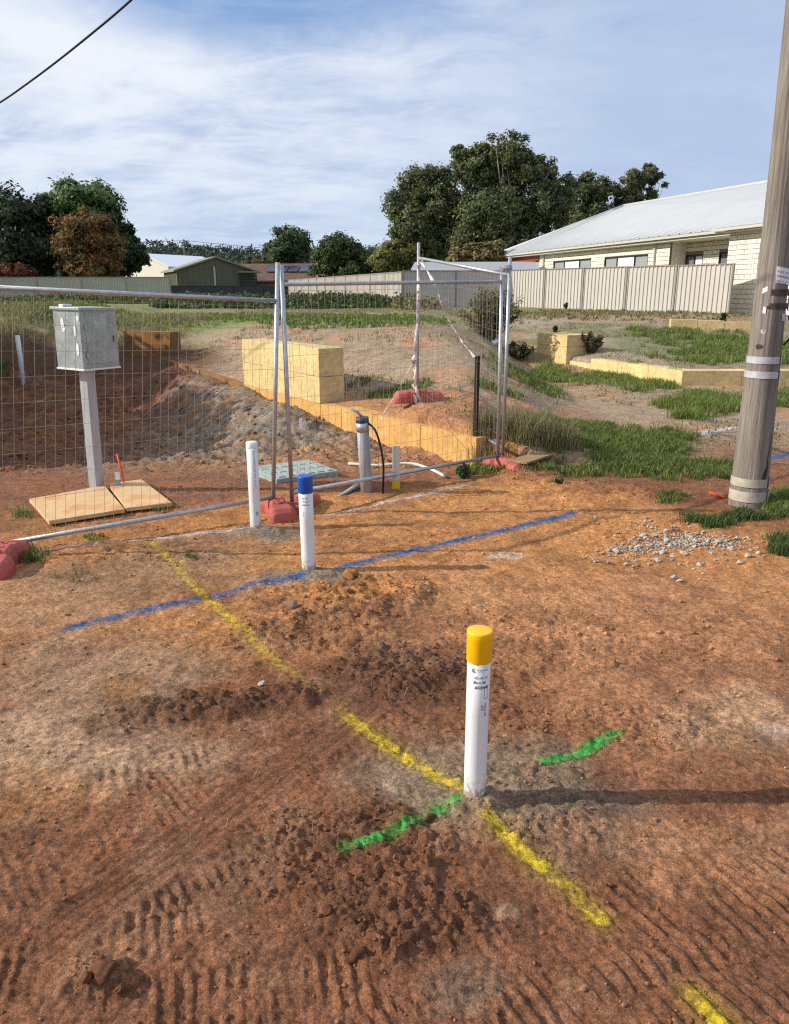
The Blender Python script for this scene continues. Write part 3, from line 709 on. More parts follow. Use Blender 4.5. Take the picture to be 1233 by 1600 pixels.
# ------------------------------------------------------------------ grass
def blades(pts, hgt, wid, c0, c1, lean=.5, spread=.03, per=6, gz=None):
    n = len(pts) * per
    base = np.repeat(pts, per, 0) + np.concatenate([rng.normal(size=(n, 2)) * spread, np.zeros((n, 1))], 1)
    base[:, 2] = H(base[:, 0], base[:, 1]) - .004
    h = np.repeat(hgt, per) * rng.uniform(.45, 1.25, n); az = rng.uniform(0, 2 * math.pi, n); ln = rng.uniform(.1, 1, n) * lean
    d = np.stack([np.cos(az), np.sin(az), np.zeros(n)], 1); sdir = np.stack([-np.sin(az + rng.normal(size=n) * .8), np.cos(az), np.zeros(n)], 1)
    wv = (wid * rng.uniform(.6, 1.3, n))[:, None]
    m = base + d * (h * ln * .35)[:, None]; m[:, 2] += h * .6
    tp = base + d * (h * ln)[:, None]; tp[:, 2] += h * (1 - .35 * ln)
    v = np.stack([base - sdir * wv * .5, base + sdir * wv * .5, m + sdir * wv * .42, m - sdir * wv * .42, tp], 1).reshape(-1, 3)
    k = np.arange(n)[:, None] * 5
    f = np.concatenate([k + np.array([[0, 1, 2]]), k + np.array([[0, 2, 3]]), k + np.array([[3, 2, 4]])])
    t = np.clip(np.repeat(rng.uniform(0, 1, len(pts)), per) * .7 + rng.uniform(0, .4, n), 0, 1)[:, None]
    col = np.array(c0) * (1 - t) + np.array(c1) * t
    return v, f, np.repeat(col, 5, 0)
def patch_pts(px, py, rx, ry, dens, seed, cut=.42, pw=1.6, nf=2.2):
    c = GT(px, py); a = GT(px + rx, py); b1 = GT(px, py - ry); b2 = GT(px, py + ry)
    wx, wy = max(abs(a[0] - c[0]), .05), max(abs(b1[1] - b2[1]) / 2, .05)
    cy = (b1[1] + b2[1]) / 2; cx = c[0] * cy / c[1]
    n = int(dens * wx * wy * 4)
    p = rng.uniform(-1.15, 1.15, (n, 2)); rr = np.hypot(p[:, 0], p[:, 1])
    x = cx + p[:, 0] * wx; y = cy + p[:, 1] * wy
    x = cx * (y / cy) + p[:, 0] * wx
    nn = fbm(x, y, nf, 3, seed) * .62 + fbm(x, y, nf * 4, 3, seed + 7) * .38
    keep = (nn > cut - .1 + .28 * np.clip(rr, 0, 1.2) ** pw) & (rr < 1.15)
    return np.stack([x[keep], y[keep], np.zeros(keep.sum())], 1)
GB0, GB1 = (.085, .115, .028), (.25, .31, .075)      # fresh
GD0, GD1 = (.06, .085, .027), (.17, .20, .065)     # dark
GY0, GY1 = (.12, .11, .04), (.34, .27, .13)          # dry
patches = {
 'fresh': [((1100, 640, 78, 24), 620, .15, .010, GB0, GB1), ((1228, 628, 30, 18), 620, .14, .010, GB0, GB1), ((930, 594, 100, 11), 330, .09, .010, GB0, GB1), ((1010, 603, 50, 10), 300, .12, .01, GB0, GB1),
           ((860, 585, 28, 12), 500, .13, .012, GB0, GB1), ((775, 610, 35, 10), 350, .1, .012, GB0, GB1), ((830, 600, 40, 10), 200, .1, .01, GB0, GB1)],
 'verge': [((955, 705, 145, 38), 1500, .085, .008, GD0, GB1), ((1060, 735, 90, 20), 1300, .08, .008, GD0, GB1), ((880, 735, 70, 14), 900, .07, .008, GD0, GB1), ((850, 690, 40, 22), 800, .1, .008, GD0, GB1)],
 'pole': [((1130, 815, 72, 17), 3200, .07, .006, GD0, (.10, .15, .04)), ((1222, 862, 48, 18), 3500, .07, .006, GD0, (.10, .15, .04)), ((1222, 785, 30, 22), 2500, .09, .007, GD0, GB1), ((1050, 780, 26, 8), 1800, .05, .006, GD0, GB1)],
 'pit': [((40, 872, 34, 14), 1800, .08, .006, GD0, GB1), ((30, 808, 20, 8), 900, .06, .006, GD0, GB1), ((300, 876, 14, 5), 2500, .035, .005, GD0, GB1), ((152, 843, 26, 5), 1500, .04, .006, GD0, GB1),
         ((120, 905, 40, 10), 500, .04, .005, GD0, GY1), ((255, 801, 16, 5), 1800, .04, .005, GD0, GB1), ((390, 940, 10, 5), 900, .02, .004, GD0, GY1), ((4, 590, 14, 12), 300, .18, .012, GD0, GB1)],
 'kerb': [((1130, 545, 115, 24), 260, .12, .014, GD0, GB1), ((1040, 523, 70, 12), 200, .12, .014, GD0, GB1), ((1215, 560, 40, 20), 300, .14, .014, GD0, GB1), ((1100, 565, 60, 8), 260, .12, .014, GB0, GB1)],
 'mid': [((635, 612, 55, 10), 600, .11, .012, GD0, GB1), ((560, 600, 30, 7), 300, .08, .01, GD0, GB1), ((745, 735, 22, 12), 900, .09, .012, GD0, GB1), ((800, 738, 40, 9), 900, .06, .008, GD0, GB1)],
 'lawn': [((240, 502, 300, 10), 45, .10, .035, (.07, .12, .02), (.20, .28, .05)), ((560, 502, 140, 10), 40, .10, .035, (.07, .12, .02), (.19, .25, .06)), ((100, 500, 120, 12), 45, .12, .035, GB0, GB1), ((950, 493, 240, 7), 16, .10, .04, GD0, GY1)],
}
GL = {'fresh': 'fresh green grass along the limestone kerb wall', 'verge': 'green grass verge left of the timber pole', 'pole': 'dark grass at the foot of the timber pole', 'pit': 'small weeds on bare soil by the left fence',
      'kerb': 'spreading weeds on the raised sand behind the kerb wall', 'mid': 'weeds and grass around the middle of the lot', 'lawn': 'mown grass strip behind the excavated pad'}
sd = 1000
for key, lst in patches.items():
    VV = []; FF = []; CC = []; o_ = 0
    for (e, dens, hh, wd, c0, c1) in lst:
        sd += 1
        cut = {'lawn': .30, 'verge': .435, 'kerb': .43}.get(key, .40)
        p = patch_pts(*e, dens, sd, cut=cut)
        if len(p) == 0: continue
        v, f, c = blades(p, np.full(len(p), hh), wd, c0, c1, .8, hh * .35, 6 if key != 'lawn' else 4)
        VV.append(v); FF.append(f + o_); CC.append(c); o_ += len(v)
    o = link('grass', npmesh('grass', np.concatenate(VV), np.concatenate(FF), False, np.concatenate(CC)), M_grass)
    tag(o, GL[key], 'grass', None, 'stuff')
# thin dry stubble over the sandy lot
p = rng.uniform(0, 1, (15000, 2)); x = -6 + p[:, 0] * 22; y = 8 + (p[:, 1] ** 1.2) * 26
ok = (fbm(x, y, .8, 3, 900) > .46) & (np.abs(x) < y * .62 + 1) & ((y > yl_(x) + .5) | (x > 1.3)) & ~((x > 3.6) & (np.abs(y - yr_(x)) < .5))
pp = np.stack([x[ok], y[ok], np.zeros(ok.sum())], 1)
v, f, c = blades(pp, rng.uniform(.03, .09, len(pp)), .014, (.10, .11, .035), (.36, .30, .16), 1.2, .06, 5)
tag(link('dry_grass', npmesh('dry_grass', v, f, False, c), M_grass), 'thin dry stubble scattered over the sandy lot', 'dry grass', None, 'stuff')
# lying straw on the dry soil left of the yellow line and scrub on the bank top
p = rng.uniform(0, 1, (1500, 2)); x = -2.6 + p[:, 0] * 2.9; y = 2.0 + p[:, 1] * 3.6; k = (fbm(x, y, 1.6, 3, 910) > .5) & (np.abs(x) < y * .6)
pp = np.stack([x[k], y[k], np.zeros(k.sum())], 1)
v, f, c = blades(pp, rng.uniform(.02, .05, len(pp)), .0022, (.20, .13, .07), (.48, .36, .20), 2.2, .03, 2)
tag(link('straw', npmesh('straw', v, f, False, c), M_grass), 'short straw lying on the dry soil left of the yellow line', 'straw', None, 'stuff')
x = rng.uniform(-13, -5.2, 2600); y = yl_(x) + rng.uniform(.8, 6.5, 2600); pp = np.stack([x, y, np.zeros(2600)], 1); pp = pp[fbm(x, y, .9, 3, 912) > .42]
v, f, c = blades(pp, rng.uniform(.10, .26, len(pp)), .016, (.10, .12, .035), (.40, .34, .17), 1.0, .10, 7)
tag(link('dry_grass', npmesh('dry_grass', v, f, False, c), M_grass), 'dry scruffy grass on the bank top behind the meter box', 'dry grass', None, 'stuff')
# tall dry tuft by the right fence post
p = patch_pts(818, 698, 62, 24, 900, 77, cut=.30)
v, f, c = blades(p, np.full(len(p), .30), .006, (.12, .12, .04), (.36, .31, .15), .7, .05, 7)
tag(link('dry_grass', npmesh('dry_grass', v, f, False, c), M_grass), 'tall dry grass around the right fence post', 'dry grass', None, 'stuff')
# weed bank before the far fences
VV = []; FF = []; CC = []; o_ = 0
for (px, py, rx, ry, hh, n, c0, c1) in [(420, 480, 150, 9, .45, 2600, GD0, (.13, .17, .06)), (560, 480, 90, 8, .42, 1700, GD0, (.15, .17, .07)), (280, 474, 110, 5, .4, 1500, GB0, (.15, .19, .05)), (100, 474, 120, 4, .35, 1200, GB0, (.16, .18, .06)), (650, 482, 30, 4, .3, 400, GD0, GY1)
]:
    c_ = G(px, py, .95); c_[1] = np.clip(c_[1], 24, 46); c_[0] = (px - CX) / F * c_[1] * 1.0
    wx = rx / F * c_[1]; wy = 1.6
    pr = rng.normal(size=(n, 2)) * .5; x = c_[0] + np.clip(pr[:, 0], -1, 1) * wx; y = c_[1] + pr[:, 1] * wy
    hgt = hh * (.5 + .9 * fbm(x, y, .8, 3, 31)) * np.exp(-(pr[:, 1] ** 2)) 
    cen = np.stack([x, y, H(x, y) + rng.uniform(0, 1, n) * hgt], 1)
    k = 7; cen = np.repeat(cen, k, 0) + rng.normal(size=(n * k, 3)) * .09
    t = rng.uniform(0, 1, (n * k, 1)); v, f, c = leaves(cen, rng.uniform(.06, .14, n * k), np.array(c0) * (1 - t) + np.array(c1) * t)
    VV.append(v); FF.append(f + o_); CC.append(c); o_ += len(v)
tag(link('weed_bank', npmesh('weed_bank', np.concatenate(VV), np.concatenate(FF), False, np.concatenate(CC)), M_leaf), 'overgrown weed bank along the foot of the far fences', 'weeds', None, 'stuff')

# shrubs in the lot
def shrub(name, label, px, py, wpx, hpx, n, leaf, c0, c1, group='shrubs growing on the lot'):
    b = GT(px, py); s = b[1] / F / ct; w_ = wpx * s / 2; h_ = hpx * s
    t = empty(name, b, label, 'shrub', group)
    mb = MB(); L_ = []
    ns = max(8, int(n / 90))
    for i in range(ns):
        a = random.uniform(0, 6.28); r0 = random.uniform(0, .25) * w_; r1 = random.uniform(.2, 1.0) * w_
        e = Vector((math.cos(a) * r1, math.sin(a) * r1 * .8, h_ * random.uniform(.55, 1.02) * (1 - .25 * (r1 / w_) ** 2)))
        s0 = Vector((math.cos(a) * r0, math.sin(a) * r0, -.02)); m_ = s0.lerp(e, .5) + Vector((0, 0, h_ * .08))
        mb.tube([s0, m_, e], [.008, .005, .002], 4, False)
        k = n // ns
        for tt in np.random.default_rng(i).uniform(.15, 1, k):
            q_ = s0.lerp(m_, tt * 2) if tt < .5 else m_.lerp(e, tt * 2 - 1)
            L_.append(q_)
    cen = np.array([tuple(q_) for q_ in L_]) + rng.normal(size=(len(L_), 3)) * w_ * .07
    tt = rng.uniform(0, 1, (len(cen), 1)); v, f, c = leaves(cen, leaf * rng.uniform(.6, 1.3, len(cen)), np.array(c0) * (1 - tt) + np.array(c1) * tt, .4, 2.2)
    o = link('foliage', npmesh('foliage', v, f, False, c), M_leaf, t); o.matrix_parent_inverse = Matrix()
    o = mb.build('stem', M_bark, t); o.matrix_parent_inverse = Matrix()
shrub('olive_shrub', 'tall olive shrub standing behind the right fence posts', 765, 532, 92, 78, 5200, .035, (.05, .055, .018), (.22, .20, .07))
shrub('dark_shrub', 'low dark shrub left of the small limestone block stack', 810, 562, 50, 26, 2600, .032, (.05, .055, .022), (.19, .18, .08))
shrub('small_shrub', 'low grey green shrub right of the small limestone block stack', 922, 553, 42, 34, 2000, .032, (.05, .06, .025), (.19, .18, .08))
for (px, py, wp, hp, lab) in [(912, 482, 22, 16, 'small weed in the middle of the fence foot'), (885, 483, 8, 9, 'tiny weed left of the small fence foot weed'), (1012, 483, 44, 11, 'wide dead weed at the foot of the right fence bays'), (970, 483, 24, 7, 'flat weed between two fence foot weeds'), (1130, 508, 8, 20, 'thin twig weed standing before the brick wall'), (868, 519, 5, 12, 'thin twig weed behind the small block stack')]:
    shrub('weed', lab, px, py, wp, hp, 240, .05, (.03, .035, .02), (.10, .11, .05), 'weeds on the lot')
shrub('leafy_weed', 'broad leaved pale green weed at the foot of the star picket', 728, 748, 30, 22, 500, .035, (.06, .10, .04), (.20, .26, .10), 'weeds on the lot')
shrub('leafy_weed', 'pale green weed on the orange soil right of the red block', 868, 760, 26, 12, 300, .022, (.06, .09, .03), (.16, .22, .08), 'weeds on the lot')

# ------------------------------------------------------------------ rocks
def rock_mesh(name, seed, rough=.35, sub=2, flat=.7):
    r_ = np.random.default_rng(seed); bm = bmesh.new(); bmesh.ops.create_icosphere(bm, subdivisions=sub, radius=.5)
    pl = [(Vector(r_.normal(size=3)).normalized(), r_.uniform(.28, .45)) for _ in range(7)]
    for v in bm.verts:
        d = v.co.normalized(); n = vn(np.array([d.x * 2 + seed]), np.array([d.y * 2 + d.z * 1.7]), seed)[0]
        v.co *= 1 + rough * (n - .5) * 1.6
        for nn, dd in pl:
            k = v.co.dot(nn)
            if k > dd: v.co -= nn * (k - dd) * .85
        v.co.z *= flat
    me = bpy.data.meshes.new(name); bm.to_mesh(me); bm.free(); return me
def scatter_rocks(name, pts, sizes, cols, seed, mat, flat=.7, sub=1, sink=.25):
    protos = []
    for k in range(6):
        m_ = rock_mesh('tmp', seed + k, .45, sub, flat); vv = np.array([v.co[:] for v in m_.vertices]); ff = np.array([p_.vertices[:] for p_ in m_.polygons]); protos.append((vv, ff)); bpy.data.meshes.remove(m_)
    VV = []; FF = []; CC = []; o_ = 0
    ids = rng.integers(0, 6, len(pts))
    for k, (vv, ff) in enumerate(protos):
        s_ = ids == k; n = s_.sum()
        if n == 0: continue
        a = rng.uniform(0, 6.28, n); ca, sa = np.cos(a)[:, None], np.sin(a)[:, None]
        sz = sizes[s_][:, None]; st_ = rng.uniform(.7, 1.3, (n, 1))
        x = (vv[None, :, 0] * ca - vv[None, :, 1] * sa) * sz * st_; y = (vv[None, :, 0] * sa + vv[None, :, 1] * ca) * sz; z = vv[None, :, 2] * sz + 0 * x
        p_ = pts[s_]
        X = np.stack([x + p_[:, 0:1], y + p_[:, 1:2], z + p_[:, 2:3] + sz * flat * sink], -1)
        f_ = (ff[None] + (np.arange(n) * len(vv))[:, None, None]).reshape(-1, 3) + o_
        VV.append(X.reshape(-1, 3)); FF.append(f_); CC.append(np.repeat(cols[s_], len(vv), 0)); o_ += n * len(vv)
    return link(name, npmesh(name, np.concatenate(VV), np.concatenate(FF), False, np.concatenate(CC)), mat)
# loose soil crumbs, thicker on disturbed soil
n = 70000
rr = 1.3 * (8.0 / 1.3) ** rng.uniform(0, 1, n); aa = np.radians(rng.uniform(-36, 36, n)); x = rr * np.sin(aa); y = rr * np.cos(aa)
_, sm_, ro_, ip_ = detail(x, y)
prob = np.clip((ro_ - .42) * .42, .035, 1) * (1 - .8 * sm_); keep = rng.uniform(0, 1, n) < prob
x, y = x[keep], y[keep]; z = H(x, y); pts = np.stack([x, y, z], 1)
size = .0032 + .009 * rng.uniform(0, 1, len(x)) ** 4 * 2.2 * np.clip(np.hypot(x, y) / 3, .8, 1.5)
cc = ground_color(x, y, ro_[keep], sm_[keep], ip_[keep]) * rng.uniform(.75, 1.2, (len(x), 1))
tag(scatter_rocks('soil_crumbs', pts, size, cc, 50, M_clod), 'loose soil crumbs scattered over the dug ground', 'soil crumbs', None, 'stuff')
# crumbs of the pad and heaps
n = 5200; x = rng.uniform(-5.5, 1.0, n); y = rng.uniform(7, 15, n); _, sm_, ro_, ip_ = detail(x, y); keep = (ip_ > .4) & (fbm(x, y, 1.2, 3, 70) > .45); x, y = x[keep], y[keep]
cc = ground_color(x, y, ro_[keep], sm_[keep], ip_[keep]) * rng.uniform(.7, 1.15, (len(x), 1))
tag(scatter_rocks('soil_crumbs', np.stack([x, y, H(x, y)], 1), .012 + .06 * rng.uniform(0, 1, len(x)) ** 4, cc, 60, M_clod), 'broken soil lumps over the excavated pad', 'soil crumbs', None, 'stuff')
# single large clods
CL = [(165, 1540, .062, C_RED * .95, 'largest clod of brown soil near the bottom left'), (140, 1552, .035, C_RED * .9, 'brown clod left of the largest bottom left clod'), (188, 1558, .03, C_RED * .85, 'brown clod right of the largest bottom left clod'), (160, 1518, .03, C_RED, 'brown clod behind the largest bottom left clod'),
      (672, 1286, .042, C_DRK * 1.3, 'round dark red clod between the two green marks'), (548, 916, .09, C_ORG * .8, 'largest orange clod in front of the blue capped pipe'), (530, 930, .06, C_ORG * .7, 'orange clod left of the largest orange clod'),
      (563, 930, .055, C_PUT * .8, 'brown clod right of the largest orange clod'), (545, 940, .05, C_PUT * .7, 'brown clod nearest the camera in the orange heap'), (575, 912, .045, C_ORG * .7, 'clod behind the right of the orange heap'),
      (455, 952, .085, C_TAN * .7, 'pale flat clod left of the orange heap'), (560, 1500, .05, C_RED * .8, 'brown clod in the bottom middle ruts'), (512, 1440, .035, C_RED * .7, 'slim brown clod left of the bottom middle ruts')]
for i, (px, py, s_, c_, lab) in enumerate(CL):
    b = GT(px, py); me = rock_mesh('soil_clod', 300 + i, .55, 3, .75)
    ca = me.color_attributes.new('col', 'FLOAT_COLOR', 'POINT'); ca.data.foreach_set('color', np.tile([*c_, 1], len(me.vertices)).astype(np.float32))
    for p_ in me.polygons: p_.use_smooth = True
    o = link('soil_clod', me, M_clod); o.location = (b[0], b[1], b[2] + s_ * .12); o.scale = (s_, s_, s_); o.rotation_euler = (random.uniform(-.3, .3), random.uniform(-.3, .3), random.uniform(0, 6))
    tag(o, lab, 'soil clod', 'large soil clods')
# pale gravel beside the pole
def stone_col(n): 
    t = rng.uniform(0, 1, (n, 1)); return (lin(.50, .45, .38) * t + lin(.30, .25, .21) * (1 - t)) * rng.uniform(.7, 1.15, (n, 1))
pts = []
for (px, py, rx, ry, n) in [(1060, 848, 75, 13, 520), (1000, 858, 60, 12, 150), (1130, 850, 60, 12, 160), (960, 870, 60, 12, 60), (1080, 875, 130, 22, 60), (1000, 830, 110, 20, 60), (1170, 805, 30, 12, 40)]:
    q_ = rng.normal(size=(n, 2)) * .5
    for a, b in q_:
        if abs(a) < 1.2 and abs(b) < 1.2: pts.append(G(px + a * rx, py + b * ry)[:2])
pts = np.array(pts); z = H(pts[:, 0], pts[:, 1]); pts = np.concatenate([pts, z[:, None]], 1)
size = .010 + .020 * rng.uniform(0, 1, len(pts)) ** 2
tag(scatter_rocks('gravel', pts, size, stone_col(len(pts)), 80, M_stone), 'heap of pale gravel on the soil left of the timber pole', 'gravel', None, 'stuff')
n = 900; rr = 1.5 * (8.5 / 1.5) ** rng.uniform(0, 1, n); aa = np.radians(rng.uniform(-34, 34, n)); x, y = rr * np.sin(aa), rr * np.cos(aa)
k = (x > .4) | (rng.uniform(0, 1, n) < .25); x, y = x[k], y[k]
tag(scatter_rocks('pebbles', np.stack([x, y, H(x, y)], 1), (.003 + .010 * rng.uniform(0, 1, len(x)) ** 3) * np.clip(np.hypot(x, y) / 3, .6, 1.6), stone_col(len(x)) * lin(.95, .8, .66), 81, M_stone), 'small pale pebbles strewn over the bare soil', 'pebbles', None, 'stuff')
ST = [(1018, 832), (1042, 848), (1068, 868), (1052, 872), (1080, 846), (1098, 836), (1004, 842), (1120, 852), (996, 858), (962, 866), (1028, 878), (1112, 870), (1092, 885), (1142, 862), (1169, 873), (1184, 868), (1034, 866), (1008, 846), (1085, 858), (1150, 846), (1200, 802), (1192, 796), (930, 816), (1024, 798), (1053, 905), (1062, 910), (1040, 836), (408, 1080), (978, 885), (1156, 884)]
GRP = 'pale stones lying beside the timber pole'
sm_ = [rock_mesh('stone', 400 + i, .5, 2, .62) for i in range(5)]
for me in sm_:
    ca = me.color_attributes.new('col', 'FLOAT_COLOR', 'POINT'); k_ = random.uniform(.8, 1.1); ca.data.foreach_set('color', np.tile([.50 * k_, .45 * k_, .38 * k_, 1], len(me.vertices)).astype(np.float32)); me.materials.append(M_stone)
for i, (px, py) in enumerate(ST):
    b = GT(px, py); o = link('stone', sm_[i % 5]); s_ = random.uniform(.030, .048)
    if (px, py) == (408, 1080): s_ = .035
    o.location = (b[0], b[1], b[2] + s_ * .2); o.scale = (s_ * random.uniform(.9, 1.5), s_, s_); o.rotation_euler = (random.uniform(-.4, .4), random.uniform(-.4, .4), random.uniform(0, 6.28))
    if (px, py) == (408, 1080): tag(o, 'single pale stone lying left of the fading yellow line', 'stone', None)
    else: tag(o, 'pale angular stone in the gravel scatter beside the timber pole', 'stone', GRP)

# ------------------------------------------------------------------ pipe markers
def bend_text(txt, size, R_, h, phi0, mat, parent, name='handwriting', shear=0., vertical=False, bold=0.):
    cu = bpy.data.curves.new('t', 'FONT'); cu.body = txt; cu.size = size; cu.shear = shear; cu.offset = bold; cu.resolution_u = 3
    to = bpy.data.objects.new('t', cu); me = bpy.data.meshes.new_from_object(to); bpy.data.objects.remove(to)
    me.name = name
    for v in me.vertices:
        x_, y_ = v.co.x, v.co.y
        if vertical: x_, y_ = -y_ * -1, -x_   # text reads downwards
        ph = phi0 + x_ / R_; v.co = ((R_ + .0006) * math.sin(ph), -(R_ + .0006) * math.cos(ph), h + y_)
    me.materials.clear(); o = link(name, me, mat, parent); o.matrix_parent_inverse = Matrix(); return o
def marker(px, py, topy, dia, cap_mat, label, capcol, lean=(0, 0), text=True, name='pipe_marker'):
    b = GT(px, py); b[2] -= .01
    hgt = P(px, topy, b[1])[2] - b[2]
    t = empty(name, b, label, 'pipe marker', 'white pipe markers'); t.rotation_euler = (lean[0], lean[1], 0)
    r_ = dia / 2; hc = .102 if cap_mat else .0
    zs = [-.06] + [i * .006 for i in range(26)] + [.2, .3, hgt - .02]
    mb = MB(); mb.lathe([(r_, z_) for z_ in zs] + [(r_ - .004, hgt - .02), (r_ - .004, hgt - .3)], n=64); me = mb.mesh('pipe')
    co = np.array([v.co[:] for v in me.vertices]); an = np.arctan2(co[:, 1], co[:, 0])
    mud = ss(.085, .0, co[:, 2] - .06 * (fbm(an * 2 + px, co[:, 2] * 8, 1.3, 3, 9) - .3)) * ss(.40, .62, fbm(an * 5 + 9, co[:, 2] * 90, 1., 3, 5) + .25 * ss(.05, 0, co[:, 2]))
    cc = np.array([.80, .80, .79])[None] * (1 - mud[:, None] * .85) + np.array([.36, .24, .15])[None] * mud[:, None] * .85
    ca = me.color_attributes.new('col', 'FLOAT_COLOR', 'POINT'); ca.data.foreach_set('color', np.concatenate([cc, np.ones((len(cc), 1))], 1).astype(np.float32).ravel())
    o = link('pipe', me, M_pvcm, t); o.matrix_parent_inverse = Matrix()
    rc = r_ + .0035
    mb = MB(); mb.lathe([(rc - .001, hgt - hc), (rc, hgt - hc + .002), (rc, hgt - .028), (rc + .0006, hgt - .026), (rc + .0006, hgt - .006), (rc - .0005, hgt - .0006), (rc - .002, hgt), (0.0001, hgt)] if cap_mat else
                        [(r_ + .002, hgt - .04), (r_ + .0024, hgt - .004), (r_ - .002, hgt), (.0001, hgt)], n=48)
    o = mb.build('cap', cap_mat or M_pvc, t); o.matrix_parent_inverse = Matrix()
    return t, hgt, r_
t, hg, r_ = marker(741, 1258, 984, .073, M_yel, 'white pipe marker with a bright yellow cap in the foreground', 1)
# printed mark and handwriting
def ring_part(parent, R_, h, phi0, ra, rb, mat, a0=0, a1=6.28, name='printed_logo'):
    n = 28; vs = []; fs = []
    for k in range(n + 1):
        a = a0 + (a1 - a0) * k / n
        for rr_ in (ra, rb):
            x_ = rr_ * math.cos(a); y_ = rr_ * math.sin(a); ph = phi0 + x_ / R_; vs.append(((R_ + .0006) * math.sin(ph), -(R_ + .0006) * math.cos(ph), h + y_))
    fs = [(2 * k, 2 * k + 1, 2 * k + 3, 2 * k + 2) for k in range(n)]
    mb = MB(); mb.add(vs, fs); o = mb.build(name, mat, parent); o.matrix_parent_inverse = Matrix()
ring_part(t, r_, hg - .124, -.52, .0055, .0080, M_grn, .9, 5.6)
bend_text('JS', .010, r_, hg - .128, -.63, M_grn, t, 'printed_logo', 0, False, .0004)
bend_text('Freecover', .0090, r_, hg - .124, -.26, M_gry, t, 'printed_logo', .3, False, .0002)
bend_text('SERVICES', .0050, r_, hg - .131, -.18, M_gry, t, 'printed_logo')
bend_text('05-08-24', .0120, r_, hg - .152, -.50, M_ink, t, 'handwriting', .4)
bend_text('Bore 06', .0125, r_, hg - .168, -.58, M_ink, t, 'handwriting', .4, False, .0002)
bend_text('650mm', .0145, r_, hg - .186, -.45, M_ink, t, 'handwriting', .45, False, .0003)
bend_text('trace to', .0150, r_, hg - .235, .52, M_ink, t, 'handwriting', .3, True)
bend_text('650', .0130, r_, hg - .242, .20, M_ink, t, 'handwriting', .2, True)
for (x0, x1, h0, h1) in [(.45, .50, .178, .222), (.80, .85, .178, .222), (.45, .85, .178, .1795), (.45, .85, .2205, .222), (.12, .22, .186, .187)]:
    mb = MB(); k = 5; vs = [((r_ + .0006) * math.sin(lerp(x0, x1, i / k)), -(r_ + .0006) * math.cos(lerp(x0, x1, i / k)), hg - h_) for i in range(k + 1) for h_ in (h1, h0)]
    if x1 - x0 < .09: vs = [((r_ + .0006) * math.sin(lerp(x0, x0 + .03, i / k)), -(r_ + .0006) * math.cos(lerp(x0, x0 + .03, i / k)), hg - h_) for i in range(k + 1) for h_ in (h1, h0)]
    mb.add(vs, [(2 * i, 2 * i + 2, 2 * i + 3, 2 * i + 1) for i in range(k)]); o = mb.build('handwriting', M_ink, t); o.matrix_parent_inverse = Matrix()
t, hg, r_ = marker(483, 893, 743, .085, M_blue, 'white pipe marker with a blue cap on the blue spray line', 2, lean=(0, -.012))
bend_text('Freecover', .0090, r_, hg - .105, -.55, M_gry, t, 'printed_logo', .3)
bend_text('05-08', .015, r_, hg - .135, -.50, M_ink, t, 'handwriting', .4)
bend_text('Water', .015, r_, hg - .155, -.45, M_ink, t, 'handwriting', .4)
bend_text('600mm', .015, r_, hg - .175, -.50, M_ink, t, 'handwriting', .4)
bend_text('trace', .015, r_, hg - .21, -.40, M_gry, t, 'handwriting', .4, True)
t, hg, r_ = marker(400, 826, 690, .078, None, 'plain white capped pipe marker at the white spray line', 3, lean=(0, 0.0))
bend_text('PN12 PRESSURE PIPE AS1477', .022, r_, hg - .06, .30, M_gry, t, 'printed_logo', 0, True)
bend_text('80', .03, r_, hg - .50, .30, M_ink, t, 'handwriting', 0, True)

# ------------------------------------------------------------------ temporary fence
def rail(a, b, r=.016): 
    mb = MB(); mb.tube([a, b], r, 10); return mb
def panel(label, Ab, At, Bb, Bt, extA=(.08, .16), extB=(.08, .16)):
    Ab, At, Bb, Bt = [Vector([float(c) for c in v]) for v in (Ab, At, Bb, Bt)]
    org = Vector((Ab.x, Ab.y, hz_(Ab.x, Ab.y)))
    t = empty('mesh_fence', org, label, 'temporary fence', 'temporary mesh fence panels')
    def part(name, mb, mat):
        me = mb.mesh(name); shift(me, org); o = link(name, me, mat, t); o.matrix_parent_inverse = Matrix(); return o
    ua, ub = (At - Ab).normalized(), (Bt - Bb).normalized()
    part('post', rail(Ab - ua * extA[0], At + ua * extA[1], .0165), M_galv)
    part('post', rail(Bb - ub * extB[0], Bt + ub * extB[1], .0165), M_galv)
    part('top_rail', rail(At, Bt), M_galv); part('bottom_rail', rail(Ab, Bb), M_galv)
    mb = MB(); L_ = (Bb - Ab).length; nv = int(L_ / .061)
    off = Vector((0, -.012, 0))
    for i in range(1, nv):
        s_ = i / nv; p_, q_ = Ab.lerp(Bb, s_) + off, At.lerp(Bt, s_) + off
        m_ = p_.lerp(q_, .5) + Vector((random.uniform(-.004, .004), random.uniform(-.012, .012), 0))
        mb.tube([p_, m_, q_], .0014, 3, False)
    nh = int((At - Ab).length / .15)
    for j in range(1, nh + 1):
        s_ = (j - .3) / nh; p_, q_ = Ab.lerp(At, s_) + off, Bb.lerp(Bt, s_) + off
        mb.tube([p_, p_.lerp(q_, .33) + Vector((0, 0, random.uniform(-.006, .004))), p_.lerp(q_, .66) + Vector((0, 0, random.uniform(-.006, .004))), q_], .0014, 3, False)
    part('mesh_wire', mb, M_wire)
    return t
MID = G(440, 803, 0); YM = MID[1]; RT = G(785, 733, 0); YR = RT[1]; LFp = G(4, 853, .08); YL_ = LFp[1]; BK = G(654, 645, .29); YB = BK[1]
panel('left mesh panel in front of the galvanised meter box', P(-9, 852, YL_), P(-14, 449, YL_), P(427, 777, YM), P(433, 470, YM - .03), (.07, .1), (.07, .26))
